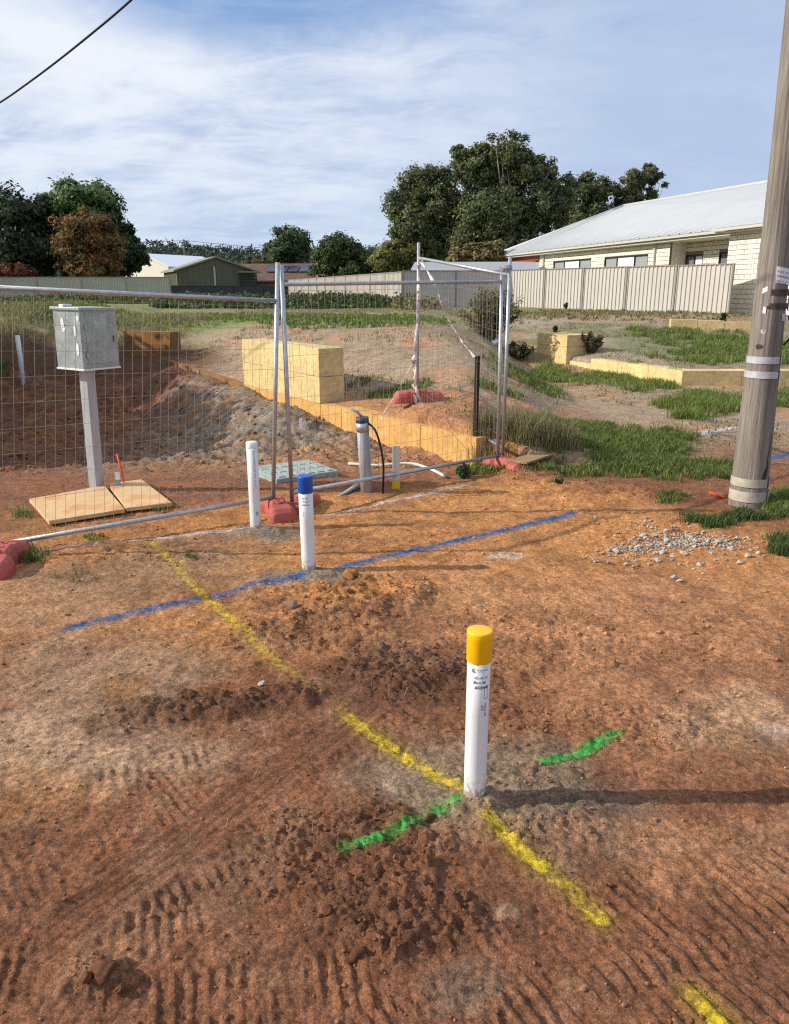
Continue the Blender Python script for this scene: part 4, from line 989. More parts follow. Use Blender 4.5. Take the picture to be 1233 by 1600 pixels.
panel('middle mesh panel in front of the limestone wall', P(456, 770, YM), P(441, 444, YM), P(778, 712, YR), P(784, 440, YR), (.07, .13), (.06, .06))
panel('back mesh panel running away to the red block on the wall', P(786, 700, YR + .05), P(796, 430, YR + .05), P(652, 626, YB), P(654, 403, YB), (.12, .16), (.12, .16))
# clamp joining the panels at the right
t = empty('fence_clamp', P(787, 418, YR), 'small steel clamp joining the two right fence posts', 'clamp', 'steel clamps on the fence')
mb = MB(); a_, b_ = Vector(P(783, 420, YR)), Vector(P(798, 418, YR + .05)); me = rail(a_, b_, .026).mesh('clamp_body', .0); shift(me, t.location); o = link('clamp_body', me, M_galv, t); o.matrix_parent_inverse = Matrix()
mb = MB(); mb.tube([(a_ + b_) / 2 + Vector((0, -.05, 0)), (a_ + b_) / 2 + Vector((0, .04, 0))], .009, 6); me = mb.mesh('bolt'); shift(me, t.location); o = link('bolt', me, M_galv, t); o.matrix_parent_inverse = Matrix()
# concrete filled red feet
def foot(loc, ang, label, L_=.60, W_=.235, H_=.135, tilt=0.):
    secs = [(-.5, .45, .25), (-.47, .80, .62), (-.40, 1, .84), (-.24, 1, .90), (-.16, .74, .90), (-.12, .70, 1.), (.12, .70, 1.), (.16, .74, .90), (.24, 1, .90), (.40, 1, .84), (.47, .80, .62), (.5, .45, .25)]
    vs = []; k = 10
    for s_, w_, h_ in secs:
        hw = W_ / 2 * w_; hh = H_ * h_
        vs += [(s_ * L_, y_, z_) for y_, z_ in [(-hw * .93, 0), (-hw, hh * .12), (-hw, hh * .55), (-hw * .86, hh * .86), (-hw * .62, hh), (hw * .62, hh), (hw * .86, hh * .86), (hw, hh * .55), (hw, hh * .12), (hw * .93, 0)]]
    n = len(secs); fs = [(i * k + j, (i + 1) * k + j, (i + 1) * k + (j + 1) % k, i * k + (j + 1) % k) for i in range(n - 1) for j in range(k)]
    fs += [tuple(range(k)), tuple((n - 1) * k + j for j in range(k))[::-1]]
    t = empty('ballast_block', (loc[0], loc[1], loc[2] - .012), label, 'fence foot', 'red fence feet'); t.rotation_euler = (0, tilt, ang)
    mb = MB(); mb.add(vs, fs, False); me = mb.mesh('block', .006); o = link('block', me, M_red, t); o.matrix_parent_inverse = Matrix()
    for sx in (-.08, .0, .08):
        mb = MB(); mb.lathe([(.024, H_ * .93), (.024, H_ * 1.03), (.017, H_ * 1.03), (.017, H_ * .7), (.0001, H_ * .7)], (sx, 0, 0), 14)
        o = mb.build('socket', M_red, t); o.matrix_parent_inverse = Matrix()
    return t
def at(px, py): 
    b = GT(px, py); return b
foot((MID[0] - .03, MID[1] - .02, hz_(MID[0], MID[1])), 1.95, 'red fence foot between the two nearest white markers', .50, .21, .13)
foot((MID[0] + .14, MID[1] + .17, hz_(MID[0] + .14, MID[1] + .17)), 1.35, 'red fence foot half hidden behind the blue capped marker', .42, .20, .11)
foot((RT[0] + .03, RT[1] - .05, hz_(RT[0], RT[1])), 2.2, 'red fence foot under the two right fence posts', .52)
foot((BK[0] + .0, BK[1], hz_(BK[0], BK[1] + .1)), .12, 'red fence foot standing on top of the limestone wall', .60, .24, .15)
LB = GT(4, 888); foot((LB[0] - .02, LB[1] + .04, hz_(LB[0], LB[1])), 1.75, 'red fence foot cut off by the left picture edge', .56)

# ------------------------------------------------------------------ limestone walls
def wall_block(a, b, zb, zt, th, mat, parent, back=True, name='limestone_block', bev=.012):
    a = Vector((a[0], a[1], 0)); b = Vector((b[0], b[1], 0)); d = (b - a).normalized(); n_ = Vector((-d.y, d.x, 0))
    if n_.y < 0: n_ = -n_
    c = (a + b) / 2 + n_ * th / 2; c.z = (zb + zt) / 2
    mb = MB(); mb.box(c, ((b - a).length - .006, th, zt - zb - .001), d, n_)
    org = parent.location; me = mb.mesh(name, 0)
    bm = bmesh.new(); bm.from_mesh(me); bmesh.ops.subdivide_edges(bm, edges=list(bm.edges), cuts=7, use_grid_fill=True)
    q_ = np.array([v.co[:] for v in bm.verts]); lx = (q_ - np.array(c[:])) @ np.array(d[:]); ly = (q_ - np.array(c[:])) @ np.array(n_[:]); lz = q_[:, 2] - c.z
    hx_, hy_, hz2_ = ((b - a).length - .006) / 2, th / 2, (zt - zb - .001) / 2
    ne = (np.abs(np.abs(lx) - hx_) < 1e-3).astype(int) + (np.abs(np.abs(ly) - hy_) < 1e-3) + (np.abs(np.abs(lz) - hz2_) < 1e-3)
    k1_ = vn(q_[:, 0] * 9 + q_[:, 2] * 7, q_[:, 1] * 9 + q_[:, 2] * 5, 3); k2_ = vn(q_[:, 0] * 23 + q_[:, 2] * 31, q_[:, 1] * 23, 4)
    inn = np.where(ne >= 2, .0006 + .016 * np.clip(k1_ - .70, 0, 1) + .001 * k2_, .002 * k2_)
    q_ = q_ - inn[:, None] * (np.sign(lx) * (np.abs(np.abs(lx) - hx_) < 1e-3))[:, None] * np.array(d[:]) - inn[:, None] * (np.sign(ly) * (np.abs(np.abs(ly) - hy_) < 1e-3))[:, None] * np.array(n_[:])
    q_[:, 2] -= inn * np.sign(lz) * (np.abs(np.abs(lz) - hz2_) < 1e-3)
    for v, co in zip(bm.verts, q_): v.co = co
    bm.to_mesh(me); bm.free(); shift(me, org); o = link(name, me, mat, parent); o.matrix_parent_inverse = Matrix(); return o
def split(a, b, n):
    a, b = np.array(a[:2], float), np.array(b[:2], float); return [(a + (b - a) * i / n, a + (b - a) * (i + 1) / n) for i in range(n)]
t = empty('retaining_wall', (W0[0], W0[1], -.3), 'limestone retaining wall with a tall two course section beside the pad', 'retaining wall', 'limestone walls')
lens = split(W0, W1, 5)
segs = [W0[:2], G(660, 664, .27)[:2], G(582, 648, .27)[:2], G(535, 637, .27)[:2], W1[:2]]
dW = (W1 - W0)[:2]; 
def onl(p): s_ = ((p - W0[:2]) @ dW) / (dW @ dW); return W0[:2] + dW * s_
segs = [onl(np.array(s_)) for s_ in segs]
for i in range(4):
    a, b = segs[i], segs[i + 1]
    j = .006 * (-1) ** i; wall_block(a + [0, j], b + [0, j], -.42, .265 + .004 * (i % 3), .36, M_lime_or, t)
for i, (a, b) in enumerate(split(W1, W2, 3)):
    wall_block(a, b, -.42, .262, .36, M_lime_or, t)
    wall_block(a, b, .262, .601, .36, M_lime, t)
    wall_block(a, b, .602, .955 - .004 * i, .36, M_lime, t)
t = empty('retaining_wall', (W3[0], W3[1], -.3), 'low brown stained and shaded limestone course behind the tall section', 'retaining wall', 'limestone walls')
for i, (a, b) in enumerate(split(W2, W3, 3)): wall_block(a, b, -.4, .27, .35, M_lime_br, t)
S0 = P(265, 530, W3[1] + .7); S1 = P(192, 527, W3[1] + 1.3)
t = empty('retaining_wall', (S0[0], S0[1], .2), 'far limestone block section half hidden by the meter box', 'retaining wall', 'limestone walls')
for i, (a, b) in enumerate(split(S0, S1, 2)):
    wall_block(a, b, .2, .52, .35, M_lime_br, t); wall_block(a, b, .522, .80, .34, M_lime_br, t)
t = empty('retaining_wall', (R1[0], R1[1], 0), 'low limestone kerb wall crossing behind the timber pole', 'retaining wall', 'limestone walls')
for i, (a, b) in enumerate(split(R0, R1, 4)): wall_block(a, b, -.2, lerp(.20, .32, (i + .5) / 4) if i < 1 else .315 + .003 * i, .34, M_lime, t)
E = np.array([R1[0] + 7.2, R1[1] + .05]); o_ = np.array([.0, .0])
for i, (a, b) in enumerate(split(R1 + np.array([.004, 0, 0]), E, 7)): wall_block(a, b, -.2, .325 + .003 * (i % 3), .34, M_lime, t)
KB = G(838, 566, .10); KC = G(884, 572, .10); KD = G(906, 566, .10)
t = empty('limestone_stack', (KC[0], KC[1], .05), 'square stack of two limestone blocks at the end of the kerb wall', 'block stack', 'limestone walls')
d_ = (KC - KB)[:2]; wall_block(KB[:2], KC[:2], -.1, .50, .70, M_lime, t); wall_block(KB[:2], KC[:2], .502, .745, .70, M_lime, t)
F0 = G(1048, 508, .78); F1 = G(1175, 509, .78)
t = empty('kerb_blocks', (F0[0], F0[1], .7), 'far short row of limestone blocks before the brick wall', 'block row', 'limestone walls')
for i, (a, b) in enumerate(split(F0, F1, 3)): wall_block(a, b, .6, .93 - .03 * i, .3, M_lime, t)

# ------------------------------------------------------------------ meter box
b = GT(152, 768); t = empty('meter_box', b, 'galvanised meter box on a leaning square post behind the left panel', 'meter box')
t.rotation_euler = (0, math.radians(1.2), 0)
top = P(150, 484, b[1])[2] - b[2]; bot = P(150, 574, b[1])[2] - b[2]
a45 = math.radians(62); ax = Vector((math.cos(a45), math.sin(a45), 0)); ay = Vector((-math.sin(a45), math.cos(a45), 0))
rotm = lambda v: ax * v[0] + ay * v[1] + Vector((0, 0, v[2]))
def lp(o): o.matrix_parent_inverse = Matrix(); return o
mb = MB(); mb.box(rotm((0, 0, bot / 2)), (.088, .088, bot + .1), ax, ay); lp(mb.build('post', M_pgrey, t, .004))
mb = MB(); mb.box(rotm((.055, .03, (top + bot) / 2)), (.37, .30, top - bot), ax, ay); bo = lp(mb.build('box', M_sheet, t, .004))
mb = MB(); mb.box(rotm((.055, .03, top + .010)), (.40, .33, .022), ax, ay); lp(mb.build('lid', M_sheet, t, .003))
mb = MB(); mb.box(rotm((-.07, .10, top + .03)), (.09, .05, .025), ax, ay); lp(mb.build('hinge', M_wht, t, .006))
mb = MB(); mb.box(rotm((.07, -.1225, (top + bot) / 2 + .01)), (.30, .004, top - bot - .06), ax, ay); dr = lp(mb.build('door', M_sheet, t, .001))
mb = MB(); mb.box(rotm((.055, .03, bot - .006)), (.385, .315, .014), ax, ay); lp(mb.build('base_flange', M_wht, t, .002))
mb = MB(); mb.box(rotm((.195, -.1265, (top + bot) / 2)), (.012, .010, .05), ax, ay); lp(mb.build('latch', M_bandd, dr, .001))
for z_ in (.10, -.12):
    mb = MB(); mb.box(rotm((-.085, -.1265, (top + bot) / 2 + z_)), (.016, .008, .045), ax, ay); lp(mb.build('hinge', M_galv, dr, .001))
# torn white paper left on the narrow face
for (y_, z_, hh, ww) in [(.13, -.06, .05, .035), (-.05, -.10, .09, .045), (-.04, -.15, .05, .04), (.09, -.16, .11, .03), (.10, -.30, .12, .04)]:
    mb = MB(); mb.lathe([(.0001, 0), (.5, 0)], n=14); me = mb.mesh('torn_label')
    me = bpy.data.meshes.new('torn_label'); k = 12
    vs = [rotm((-.1325, .03 - y_ + .5 * ww * math.cos(6.28 * i / k) * random.uniform(.7, 1.1), top + z_ + .5 * hh * math.sin(6.28 * i / k) * random.uniform(.75, 1.1))) for i in range(k)]
    me.from_pydata([tuple(v) for v in vs], [], [tuple(range(k))]); lp(link('torn_label', me, M_wht, t))

# boards
def board(corners, th, label, name='ground_board', mat=None, group=None, lift=.015):
    c = [GT(*p_) for p_ in corners]; z0 = max(p_[2] for p_ in c) + lift; z_ = np.mean([p_[2] for p_ in c])
    org = np.mean(c, 0); mb = MB(); vs = [(p_[0] - org[0], p_[1] - org[1], lift + (p_[2] - z_) * .3) for p_ in c]; vs = [(x_, y_, z_2 - th) for x_, y_, z_2 in vs] + [(x_, y_, z_2) for x_, y_, z_2 in vs]
    mb.add(vs, [(3, 2, 1, 0), (4, 5, 6, 7), (0, 1, 5, 4), (1, 2, 6, 5), (2, 3, 7, 6), (3, 0, 4, 7)])
    o = mb.build(name, mat or M_ply, None, .003); o.location = (org[0], org[1], z_ + .015); return tag(o, label, 'board', group)
board([(47, 790), (78, 826), (196, 806), (164, 768)], .03, 'larger tan board lying on the soil at the foot of the meter box', group='tan boards on the soil', lift=.03)
board([(170, 766), (198, 805), (270, 797), (222, 759)], .03, 'smaller tan board right of the larger one by the meter box', group='tan boards on the soil', lift=.034)
board([(790, 738), (822, 744), (865, 716), (835, 712)], .02, 'weathered board lying beside the right red fence foot', mat=M_timber, lift=.03)

# ------------------------------------------------------------------ stakes, pipes and cables
def simple_tube(name, pts, r_, mat, label, cat, group=None, n=12, inner=None):
    org = Vector([float(c) for c in pts[0]]); mb = MB(); mb.tube([Vector([float(c) for c in p_]) - org for p_ in pts], r_, n)
    o = mb.build(name, mat); o.location = org; return tag(o, label, cat, group)
b = GT(196, 764); simple_tube('red_stake', [b - [0, 0, .05], P(190, 735, b[1]), P(183, 709, b[1] + .02)], .009, M_orange, 'thin red stake leaning behind the small board', 'stake')
b = GT(186, 768)
t = empty('marker_stub', b, 'short grey stub with a white top beside the red stake', 'marker')
mb = MB(); hh = P(186, 738, b[1])[2] - b[2]; mb.lathe([(.02, -.05), (.02, hh * .65), (.0001, hh * .65)], n=16); lp(mb.build('stub', M_cond, t))
mb = MB(); mb.lathe([(.022, hh * .6), (.022, hh), (.0001, hh)], n=16); lp(mb.build('top', M_wht, t))
b = GT(37, 606); simple_tube('drain_pipe', [b - [0, 0, .1], P(32, 560, b[1]), P(27, 524, b[1] + .05)], .048, M_pvc, 'white pipe leaning out of the dark soil at far left', 'pipe')
b = G(66, 551, .1); b[2] = hz_(b[0], b[1]) + .1; simple_tube('pvc_offcut', [P(66, 549, b[1]), P(108, 549, b[1] + .3)], .035, M_pvc, 'white pipe offcut lying left of the meter box', 'pipe')
for (px, py, ty, lab) in [(310, 591, 579, 'small white peg standing in the excavated pad'), (471, 678, 653, 'small pale peg at the foot of the stained wall')]:
    b = GT(px, py); hh = P(px, ty, b[1])[2] - b[2]; mb = MB(); mb.box((0, 0, hh / 2 - .02), (.035, .02, hh + .04)); o = mb.build('survey_peg', M_wht, None, .003); o.location = b; tag(o, lab, 'peg', 'survey pegs')
# grey conduit with cap, cable and strap
b = GT(574, 772); YC = b[1]
t = empty('conduit', b, 'upright grey conduit with a dark cap before the limestone wall', 'conduit')
def local(p_): return Vector([float(c) for c in (np.array(p_) - b)])
tp = local(P(566, 655, YC - .02)); bt = local(P(573, 790, YC))
bt = Vector((0, 0, -.08)); dirc = (tp - bt).normalized()
mb = MB(); mb.tube([bt, tp], .050, 24); lp(mb.build('pipe', M_cond, t))
mb = MB(); mb.tube([tp - dirc * .10, tp - dirc * .028], .054, 24); lp(mb.build('collar', M_galv, t))
mb = MB(); mb.tube([tp - dirc * .026, tp + dirc * .018], [.055, .053], 24); lp(mb.build('cap', material('dark grey cap', (.06, .07, .09), .5), t))
mb = MB(); mb.tube([tp + Vector((0, 0, .02)), tp + Vector((-.04, 0, .06)), tp + Vector((-.10, 0, .09))], .012, 8); lp(mb.build('strap', M_cond, t))
cp = [P(574, 660, YC - .03), P(586, 672, YC - .08), P(594, 695, YC - .1), P(599, 725, YC - .1), P(599, 752, YC - .08), P(598, 775, YC - .05)]
def cr(pts, k=6):
    pts = [np.array(p_, float) for p_ in pts]; out = []
    pp_ = [pts[0]] + pts + [pts[-1]]
    for i in range(1, len(pp_) - 2):
        for j in range(k):
            u = j / k; a, b_, c_, d_ = pp_[i - 1], pp_[i], pp_[i + 1], pp_[i + 2]
            out.append(.5 * ((2 * b_) + (-a + c_) * u + (2 * a - 5 * b_ + 4 * c_ - d_) * u * u + (-a + 3 * b_ - 3 * c_ + d_) * u ** 3))
    return out + [pts[-1]]
simple_tube('black_cable', cr(cp), .009, M_black, 'black cable looping out of the capped grey conduit', 'cable', n=8)
# half pipe offcut at its foot
c0, c1 = GT(528, 778), GT(562, 768); mb = MB(); vs = []; fs = []; k = 10; q_ = [c0, (c0 + c1) / 2 + [0, 0, .015], c1 + [0, 0, .05], c1 + [.08, 0.03, .12]]
pts_ = cr(q_, 4); wd_ = np.linspace(.02, .09, len(pts_))
for i, p_ in enumerate(pts_):
    for j in range(k + 1):
        a = math.pi * j / k; vs.append((p_[0], p_[1] + math.cos(a) * wd_[i], p_[2] + math.sin(a) * wd_[i] * .6 - .01))
n_ = len(pts_); fs = [(i * (k + 1) + j, i * (k + 1) + j + 1, (i + 1) * (k + 1) + j + 1, (i + 1) * (k + 1) + j) for i in range(n_ - 1) for j in range(k)]
mb.add(vs, fs, True); o = mb.build('pipe_offcut', M_cond); sol = o.modifiers.new('s', 'SOLIDIFY'); sol.thickness = .006; tag(o, 'curved grey pipe offcut at the foot of the conduit', 'offcut')
# white hose
hp = [GT(545, 735), GT(590, 738), GT(640, 738), GT(672, 741), GT(694, 750)]; hp = [p_ + [0, 0, .03] for p_ in hp]
simple_tube('white_hose', cr(hp), .014, M_rope, 'pale hose lying on the soil behind the middle panel', 'hose', n=8)
# clear stake with yellow foot
b = GT(619, 768); t = empty('marker_stake', b, 'flat translucent grey stake with a yellow foot', 'stake')
hh = P(619, 696, b[1])[2] - b[2]; mb = MB(); mb.box((0, 0, hh * .6), (.062, .02, hh * .8)); lp(mb.build('stake', material('milky plastic', (.55, .54, .50), .4), t, .004)); mb = MB(); mb.box((0, 0, hh * .085), (.066, .024, hh * .23)); lp(mb.build('yellow_foot', material('yellow paint', (.75, .50, .02), .5), t, .003))
# grating lid
def gpt(px, py, h=-.02): return G(px, py, h)
ga, gb, gc, gd = gpt(405, 741), gpt(452, 763), gpt(510, 739), gpt(470, 723)
org = (ga + gb + gc + gd) / 4; org[2] = hz_(org[0], org[1]) + .02
u = ((gb + gc) / 2 - (ga + gd) / 2)[:2]; v_ = ((gd + gc) / 2 - (ga + gb) / 2)[:2]
t = empty('access_lid', org, 'grey ribbed access lid on the soil behind the middle panel', 'access lid')
U = Vector((*u, 0)); Vv_ = Vector((*v_, 0)); ud, vd = U.normalized(), Vector((-U.normalized().y, U.normalized().x, 0)); Lu, Lv = U.length, Vv_.length
mb = MB(); mb.box((0, 0, .0), (Lu, Lv, .09), ud, vd); lp(mb.build('lid', M_grate, t, .008))
for i in range(6):
    for j in range(3):
        c = ud * ((j - 1) * Lu * .31) + vd * ((i - 2.5) * Lv * .155); mb = MB(); mb.box((c.x, c.y, .049), (Lu * .27, Lv * .10, .010), ud, vd); lp(mb.build('rib', M_grate, t))
# star picket with tape
b = GT(742, 712); YP = b[1]; tp = P(742, 556, YP); t = empty('star_picket', b, 'dark steel star picket standing before the olive shrub', 'picket')
h_ = tp[2] - b[2]; mb = MB()
for k in range(3):
    a = k * 2.094 + .5; d = Vector((math.cos(a), math.sin(a), 0)); mb.box(d * .0135 + Vector((0, 0, h_ / 2 - .05)), (.027, .005, h_ + .1), d, Vector((-d.y, d.x, 0)))
lp(mb.build('picket', M_rust, t))
def tape(name, pts, wd, label, twist=3.):
    pts = cr(pts, 10); vs = []; org = pts[0].copy()
    for i, p_ in enumerate(pts):
        a = i / len(pts) * twist * math.pi; d = np.array([math.cos(a) * .8, math.sin(a) * .5, .5 * math.cos(a * .7)]) * wd / 2
        vs += [p_ - org - d, p_ - org + d]
    mb = MB(); mb.add(vs, [(2 * i, 2 * i + 1, 2 * i + 3, 2 * i + 2) for i in range(len(pts) - 1)], True); o = mb.build(name, M_tape); o.location = org; sol = o.modifiers.new('s', 'SOLIDIFY'); sol.thickness = .002
    return tag(o, label, 'tape', 'barrier tape strands')
tape('barrier_tape', [P(658, 408, YB - .1), P(680, 445, YB - .6), P(697, 490, YP + 1.2), P(720, 530, YP + .5), P(741, 558, YP)], .045, 'twisted tape strand from the back post down to the star picket', 5)
tape('barrier_tape', [P(655, 412, YB - .05), P(654, 470, YB - .06), P(649, 545, YB - .08), P(646, 570, YB - .08), P(652, 610, YB - .08), P(660, 645, YB - .1), P(663, 652, YB - .12), P(655, 640, YB - .1), P(648, 600, YB - .07)], .055, 'bunched tape hanging down the back fence post', 9)
tape('barrier_tape', [P(650, 560, YB - .1), P(650, 600, YB - .12), P(656, 630, YB - .1), P(652, 638, YB - .1), P(646, 600, YB - .1)], .05, 'loose lower loop of tape at the back fence post', 6)
tape('barrier_tape', [P(645, 566, YB - .15), P(622, 610, YB - .9), P(600, 645, YB - 1.6), P(592, 665, YB - 2.0), P(585, 680, YB - 2.2)], .012, 'thin pale cord slanting down from the back post to the conduit', 2)
# bag on the ground
bb = GT(775, 538); me = rock_mesh('plastic_bag', 900, 1.2, 3, .6); o = link('plastic_bag', me, M_bag); s_ = .22; o.location = (bb[0], bb[1] - .1, bb[2] + .07); o.scale = (s_ * 1.6, s_, s_); o.rotation_euler = (.2, -.5, .3); tag(o, 'crumpled clear plastic bag before the olive shrub', 'plastic bag')
bb = GT(798, 672); me = rock_mesh('white_ball', 901, .15, 3, 1.); o = link('litter_ball', me, M_bag); o.location = (bb[0], bb[1], bb[2] + .06); o.scale = (.075,) * 3; tag(o, 'small white litter ball in the tall dry grass', 'litter')
# orange mark by the pole
bb = GT(1121, 776); mb = MB(); mb.tube([(-.05, .05, .03), (0, 0, .02), (.04, -.05, .01)], .011, 6); o = mb.build('orange_peg', M_orange); o.location = bb; tag(o, 'short orange peg lying left of the timber pole foot', 'peg')
# lying strip far right
a_, b_ = G(888, 516, .7), G(1060, 516, .7); a_[2] = hz_(a_[0], a_[1]) + .03; b_[2] = hz_(b_[0], b_[1]) + .03
simple_tube('strip', [a_, b_], .025, M_wht, 'long white strip lying on the sand behind the block stack', 'strip', n=6)

# ------------------------------------------------------------------ timber pole
pb = GT(1168, 788); pb[2] -= .05; YPo = pb[1]
pole = empty('power_pole', pb, 'weathered grey timber power pole with silver bands', 'power pole')
PH = 8.6
def pr(h): return lerp(.142, .108, min(h / 1.7, 1)) if h < 1.7 else lerp(.108, .085, (h - 1.7) / 7)
def pc(h): return Vector((-.012 * h - .0035 * h * h * .6, 0, h))
hs = [-.2, -.02, .02, .1, .25, .45, .7, 1, 1.3, 1.5, 1.7, 1.9, 2.2, 2.6, 3, 3.5, 4.5, 6, 7.4, PH]
mb = MB(); nseg = 96; vs = []
for h_ in hs:
    c = pc(h_)
    for k in range(nseg):
        a = 2 * math.pi * k / nseg; rr_ = pr(h_) * (1 + .012 * math.sin(3 * a + h_) + .008 * math.sin(7 * a + 2 * h_)) - (.0035 if (k * 7919 + int(h_ * 0)) % 11 == 0 else 0) + (.012 * math.exp(-((h_ - 1.75) / .35) ** 2) * max(0, math.cos(a - 3.6)))
        vs.append((c.x + rr_ * math.cos(a), c.y + rr_ * math.sin(a), h_))
fs = [(i * nseg + k, i * nseg + (k + 1) % nseg, (i + 1) * nseg + (k + 1) % nseg, (i + 1) * nseg + k) for i in range(len(hs) - 1) for k in range(nseg)] + [tuple((len(hs) - 1) * nseg + k for k in range(nseg))]
mb.add(vs, fs, True); lp(mb.build('shaft', M_pole, pole))
def hpix(py): return P(1180, py, YPo - .12)[2] - pb[2]
def curved(name, y0, y1, ph0, ph1, off, mat, slant=0., th=.002, wob=0.):
    h0, h1 = hpix(y1), hpix(y0); k = max(6, int((ph1 - ph0) * 12)); vs = []
    for o2 in (off, off + th):
        for i in range(k + 1):
            ph = lerp(ph0, ph1, i / k)
            for hh in (h0, h1):
                h2 = hh + slant * (ph - ph0) + wob * math.sin(i * 2.3 + hh * 40); c = pc(h2); r2 = pr(h2) + o2
                vs.append((c.x + r2 * math.sin(ph), c.y - r2 * math.cos(ph), h2))
    m = 2 * (k + 1); fs = []
    for i in range(k):
        fs += [(m + 2 * i, m + 2 * i + 2, m + 2 * i + 3, m + 2 * i + 1), (2 * i, m + 2 * i, m + 2 * i + 1 - 0, 2 * i + 1) if i == 0 else (2 * i, 2 * i + 1, 2 * i + 3, 2 * i + 2)]
        fs += [(2 * i, 2 * i + 2, m + 2 * i + 2, m + 2 * i), (2 * i + 1, m + 2 * i + 1, m + 2 * i + 3, 2 * i + 3)]
    mb = MB(); mb.add(vs, fs, False); return lp(mb.build(name, mat, pole))
for y0, y1, mt in ((558, 569, M_band), (581, 592, M_band), (749, 762, M_bandc), (769, 785, M_bandc)):
    curved('band', y0, y1, -3.1, 3.1, .005, mt)
    curved('band_buckle', y0 - 1, y1 + 1, .62, .72, .008, M_bandd)
curved('tag', 416, 441, -.28, .95, .006, M_tag, -.02)
for hh, tx, sz in ((419, 'POLE 1147 58', .020), (426, 'DANGER LIVE', .022), (434, 'WP 11 2.7', .020)):
    cu = bpy.data.curves.new('t', 'FONT'); cu.body = '|||||||' if hh == 426 else tx; cu.body = tx; cu.size = sz
    to = bpy.data.objects.new('t', cu); me = bpy.data.meshes.new_from_object(to); bpy.data.objects.remove(to); me.name = 'lettering'
    h2 = hpix(hh + 6)
    for v in me.vertices:
        ph = -.22 + v.co.x / .115; hz2 = h2 + v.co.y - .02 * (ph + .28); c = pc(hz2); r2 = pr(hz2) + .0095; v.co = (c.x + r2 * math.sin(ph), c.y - r2 * math.cos(ph), hz2)
    me.materials.clear(); lp(link('lettering', me, M_ink, pole))
curved('metal_strip', 452, 462, -.72, 1.1, .008, M_bandd, 0, .002, .003)
curved('metal_strip', 474, 483, -.60, 1.1, .008, M_bandd, 0, .002, .003)
curved('metal_flap', 451, 459, -.95, -.66, .012, M_wht, .06); curved('metal_flap', 479, 489, -.80, -.62, .012, M_wht, -.05)
curved('side_plate', 450, 486, 1.1, 1.45, .016, M_cond)
curved('name_plate', 490, 502, .42, .95, .007, M_band)
for (px, py, inner) in ((1195, 518, M_band), (1190, 542, M_bandd)):
    h_ = hpix(py); c = pc(h_); zz_ = (YPo - pr(h_)) ; xw = P(px, py, zz_)[0] - pb[0] - c.x; ph = math.asin(max(-.95, min(.95, xw / pr(h_))))
    n_ = Vector((math.sin(ph), -math.cos(ph), 0)); s_ = Vector((math.cos(ph), math.sin(ph), 0)); c0 = Vector((c.x, c.y, h_)) + n_ * (pr(h_) + .0015)
    for nm, rad, of, mt in (('bolt_hole', .027, 0, M_bandd), ('bolt', .018, .004, inner)):
        mb = MB(); k = 20; vs = [c0 + n_ * of + s_ * rad * math.cos(6.283 * i / k) + Vector((0, 0, rad * math.sin(6.283 * i / k))) for i in range(k)]
        vs += [v - n_ * .03 for v in vs]; mb.add(vs, [tuple(range(k)), *[(i, i + k, (i + 1) % k + k, (i + 1) % k) for i in range(k)]]); lp(mb.build(nm, mt, pole))
# charred split near the foot
mb = MB(); h0 = hpix(755); vs = []
zig = [(.40, 0, .10), (.34, .05, .14), (.42, .09, .10), (.50, .14, .05), (.46, .20, .03), (.55, .30, .018), (.60, .40, .008)]
for ph, dh, w2 in zig:
    for sgn in (-1, 1):
        hh = h0 + dh; p2 = ph + sgn * w2 * 1.0; c = pc(hh); vs.append((c.x + (pr(hh) + .0045) * math.sin(p2), c.y - (pr(hh) + .0045) * math.cos(p2), hh))
mb.add(vs, [(2 * i, 2 * i + 1, 2 * i + 3, 2 * i + 2) for i in range(len(zig) - 1)], True); lp(mb.build('split', material('charred timber', (.045, .028, .018), .9, noise=[(40, 5, (.4, 2.), (1, 1, .1))]), pole))
# black service cable on the pole
h_ = hpix(498); cpt = [pc(h_) + Vector((.10, -.10, 0)), pc(h_) + Vector((.15, -.10, -.01)), pc(h_) + Vector((.16, -.10, -.08)), pc(h_) + Vector((.13, -.09, -.15)), pc(h_) + Vector((.11, -.07, -.19)), pc(h_) + Vector((.15, -.06, -.15)), pc(h_) + Vector((.22, -.02, -.08)), pc(h_) + Vector((.26, .02, .0)), pc(h_) + Vector((.20, 0, .03)), pc(h_) + Vector((.13, -.04, .01))]
mb = MB(); mb.tube(cr(cpt), .007, 8); lp(mb.build('cable', M_black, pole))
mb = MB(); mb.box((pc(8).x, 0, 8.0), (1.8, .1, .12)); lp(mb.build('crossarm', M_wood, pole))
# overhead service wire
Q1 = P(205, 0, 6.6); Q2 = P(0, 160, 8.6); u_ = Q2 - Q1; sg = np.array([0, 0, .10])
wl = lambda t_: Q1 + u_ * t_ - sg * 4 * t_ * (1 - t_) * .25
Q0 = pb + np.array([-.3, 0, 8.1])
wp = cr([Q0, (Q0 + wl(-2.)) / 2 - [0, 0, .12], wl(-2.), wl(-1.), wl(-.5), wl(0), wl(.25), wl(.5), wl(.75), wl(1), wl(1.5), wl(2.5), wl(2.5) + u_ * 2 + [-3, 0, .9], wl(2.5) + u_ * 5 + [-9, 0, 5]], 6)
simple_tube('overhead_wire', wp, .0085, M_black, 'twisted black service wire crossing the top left sky', 'wire', n=6)

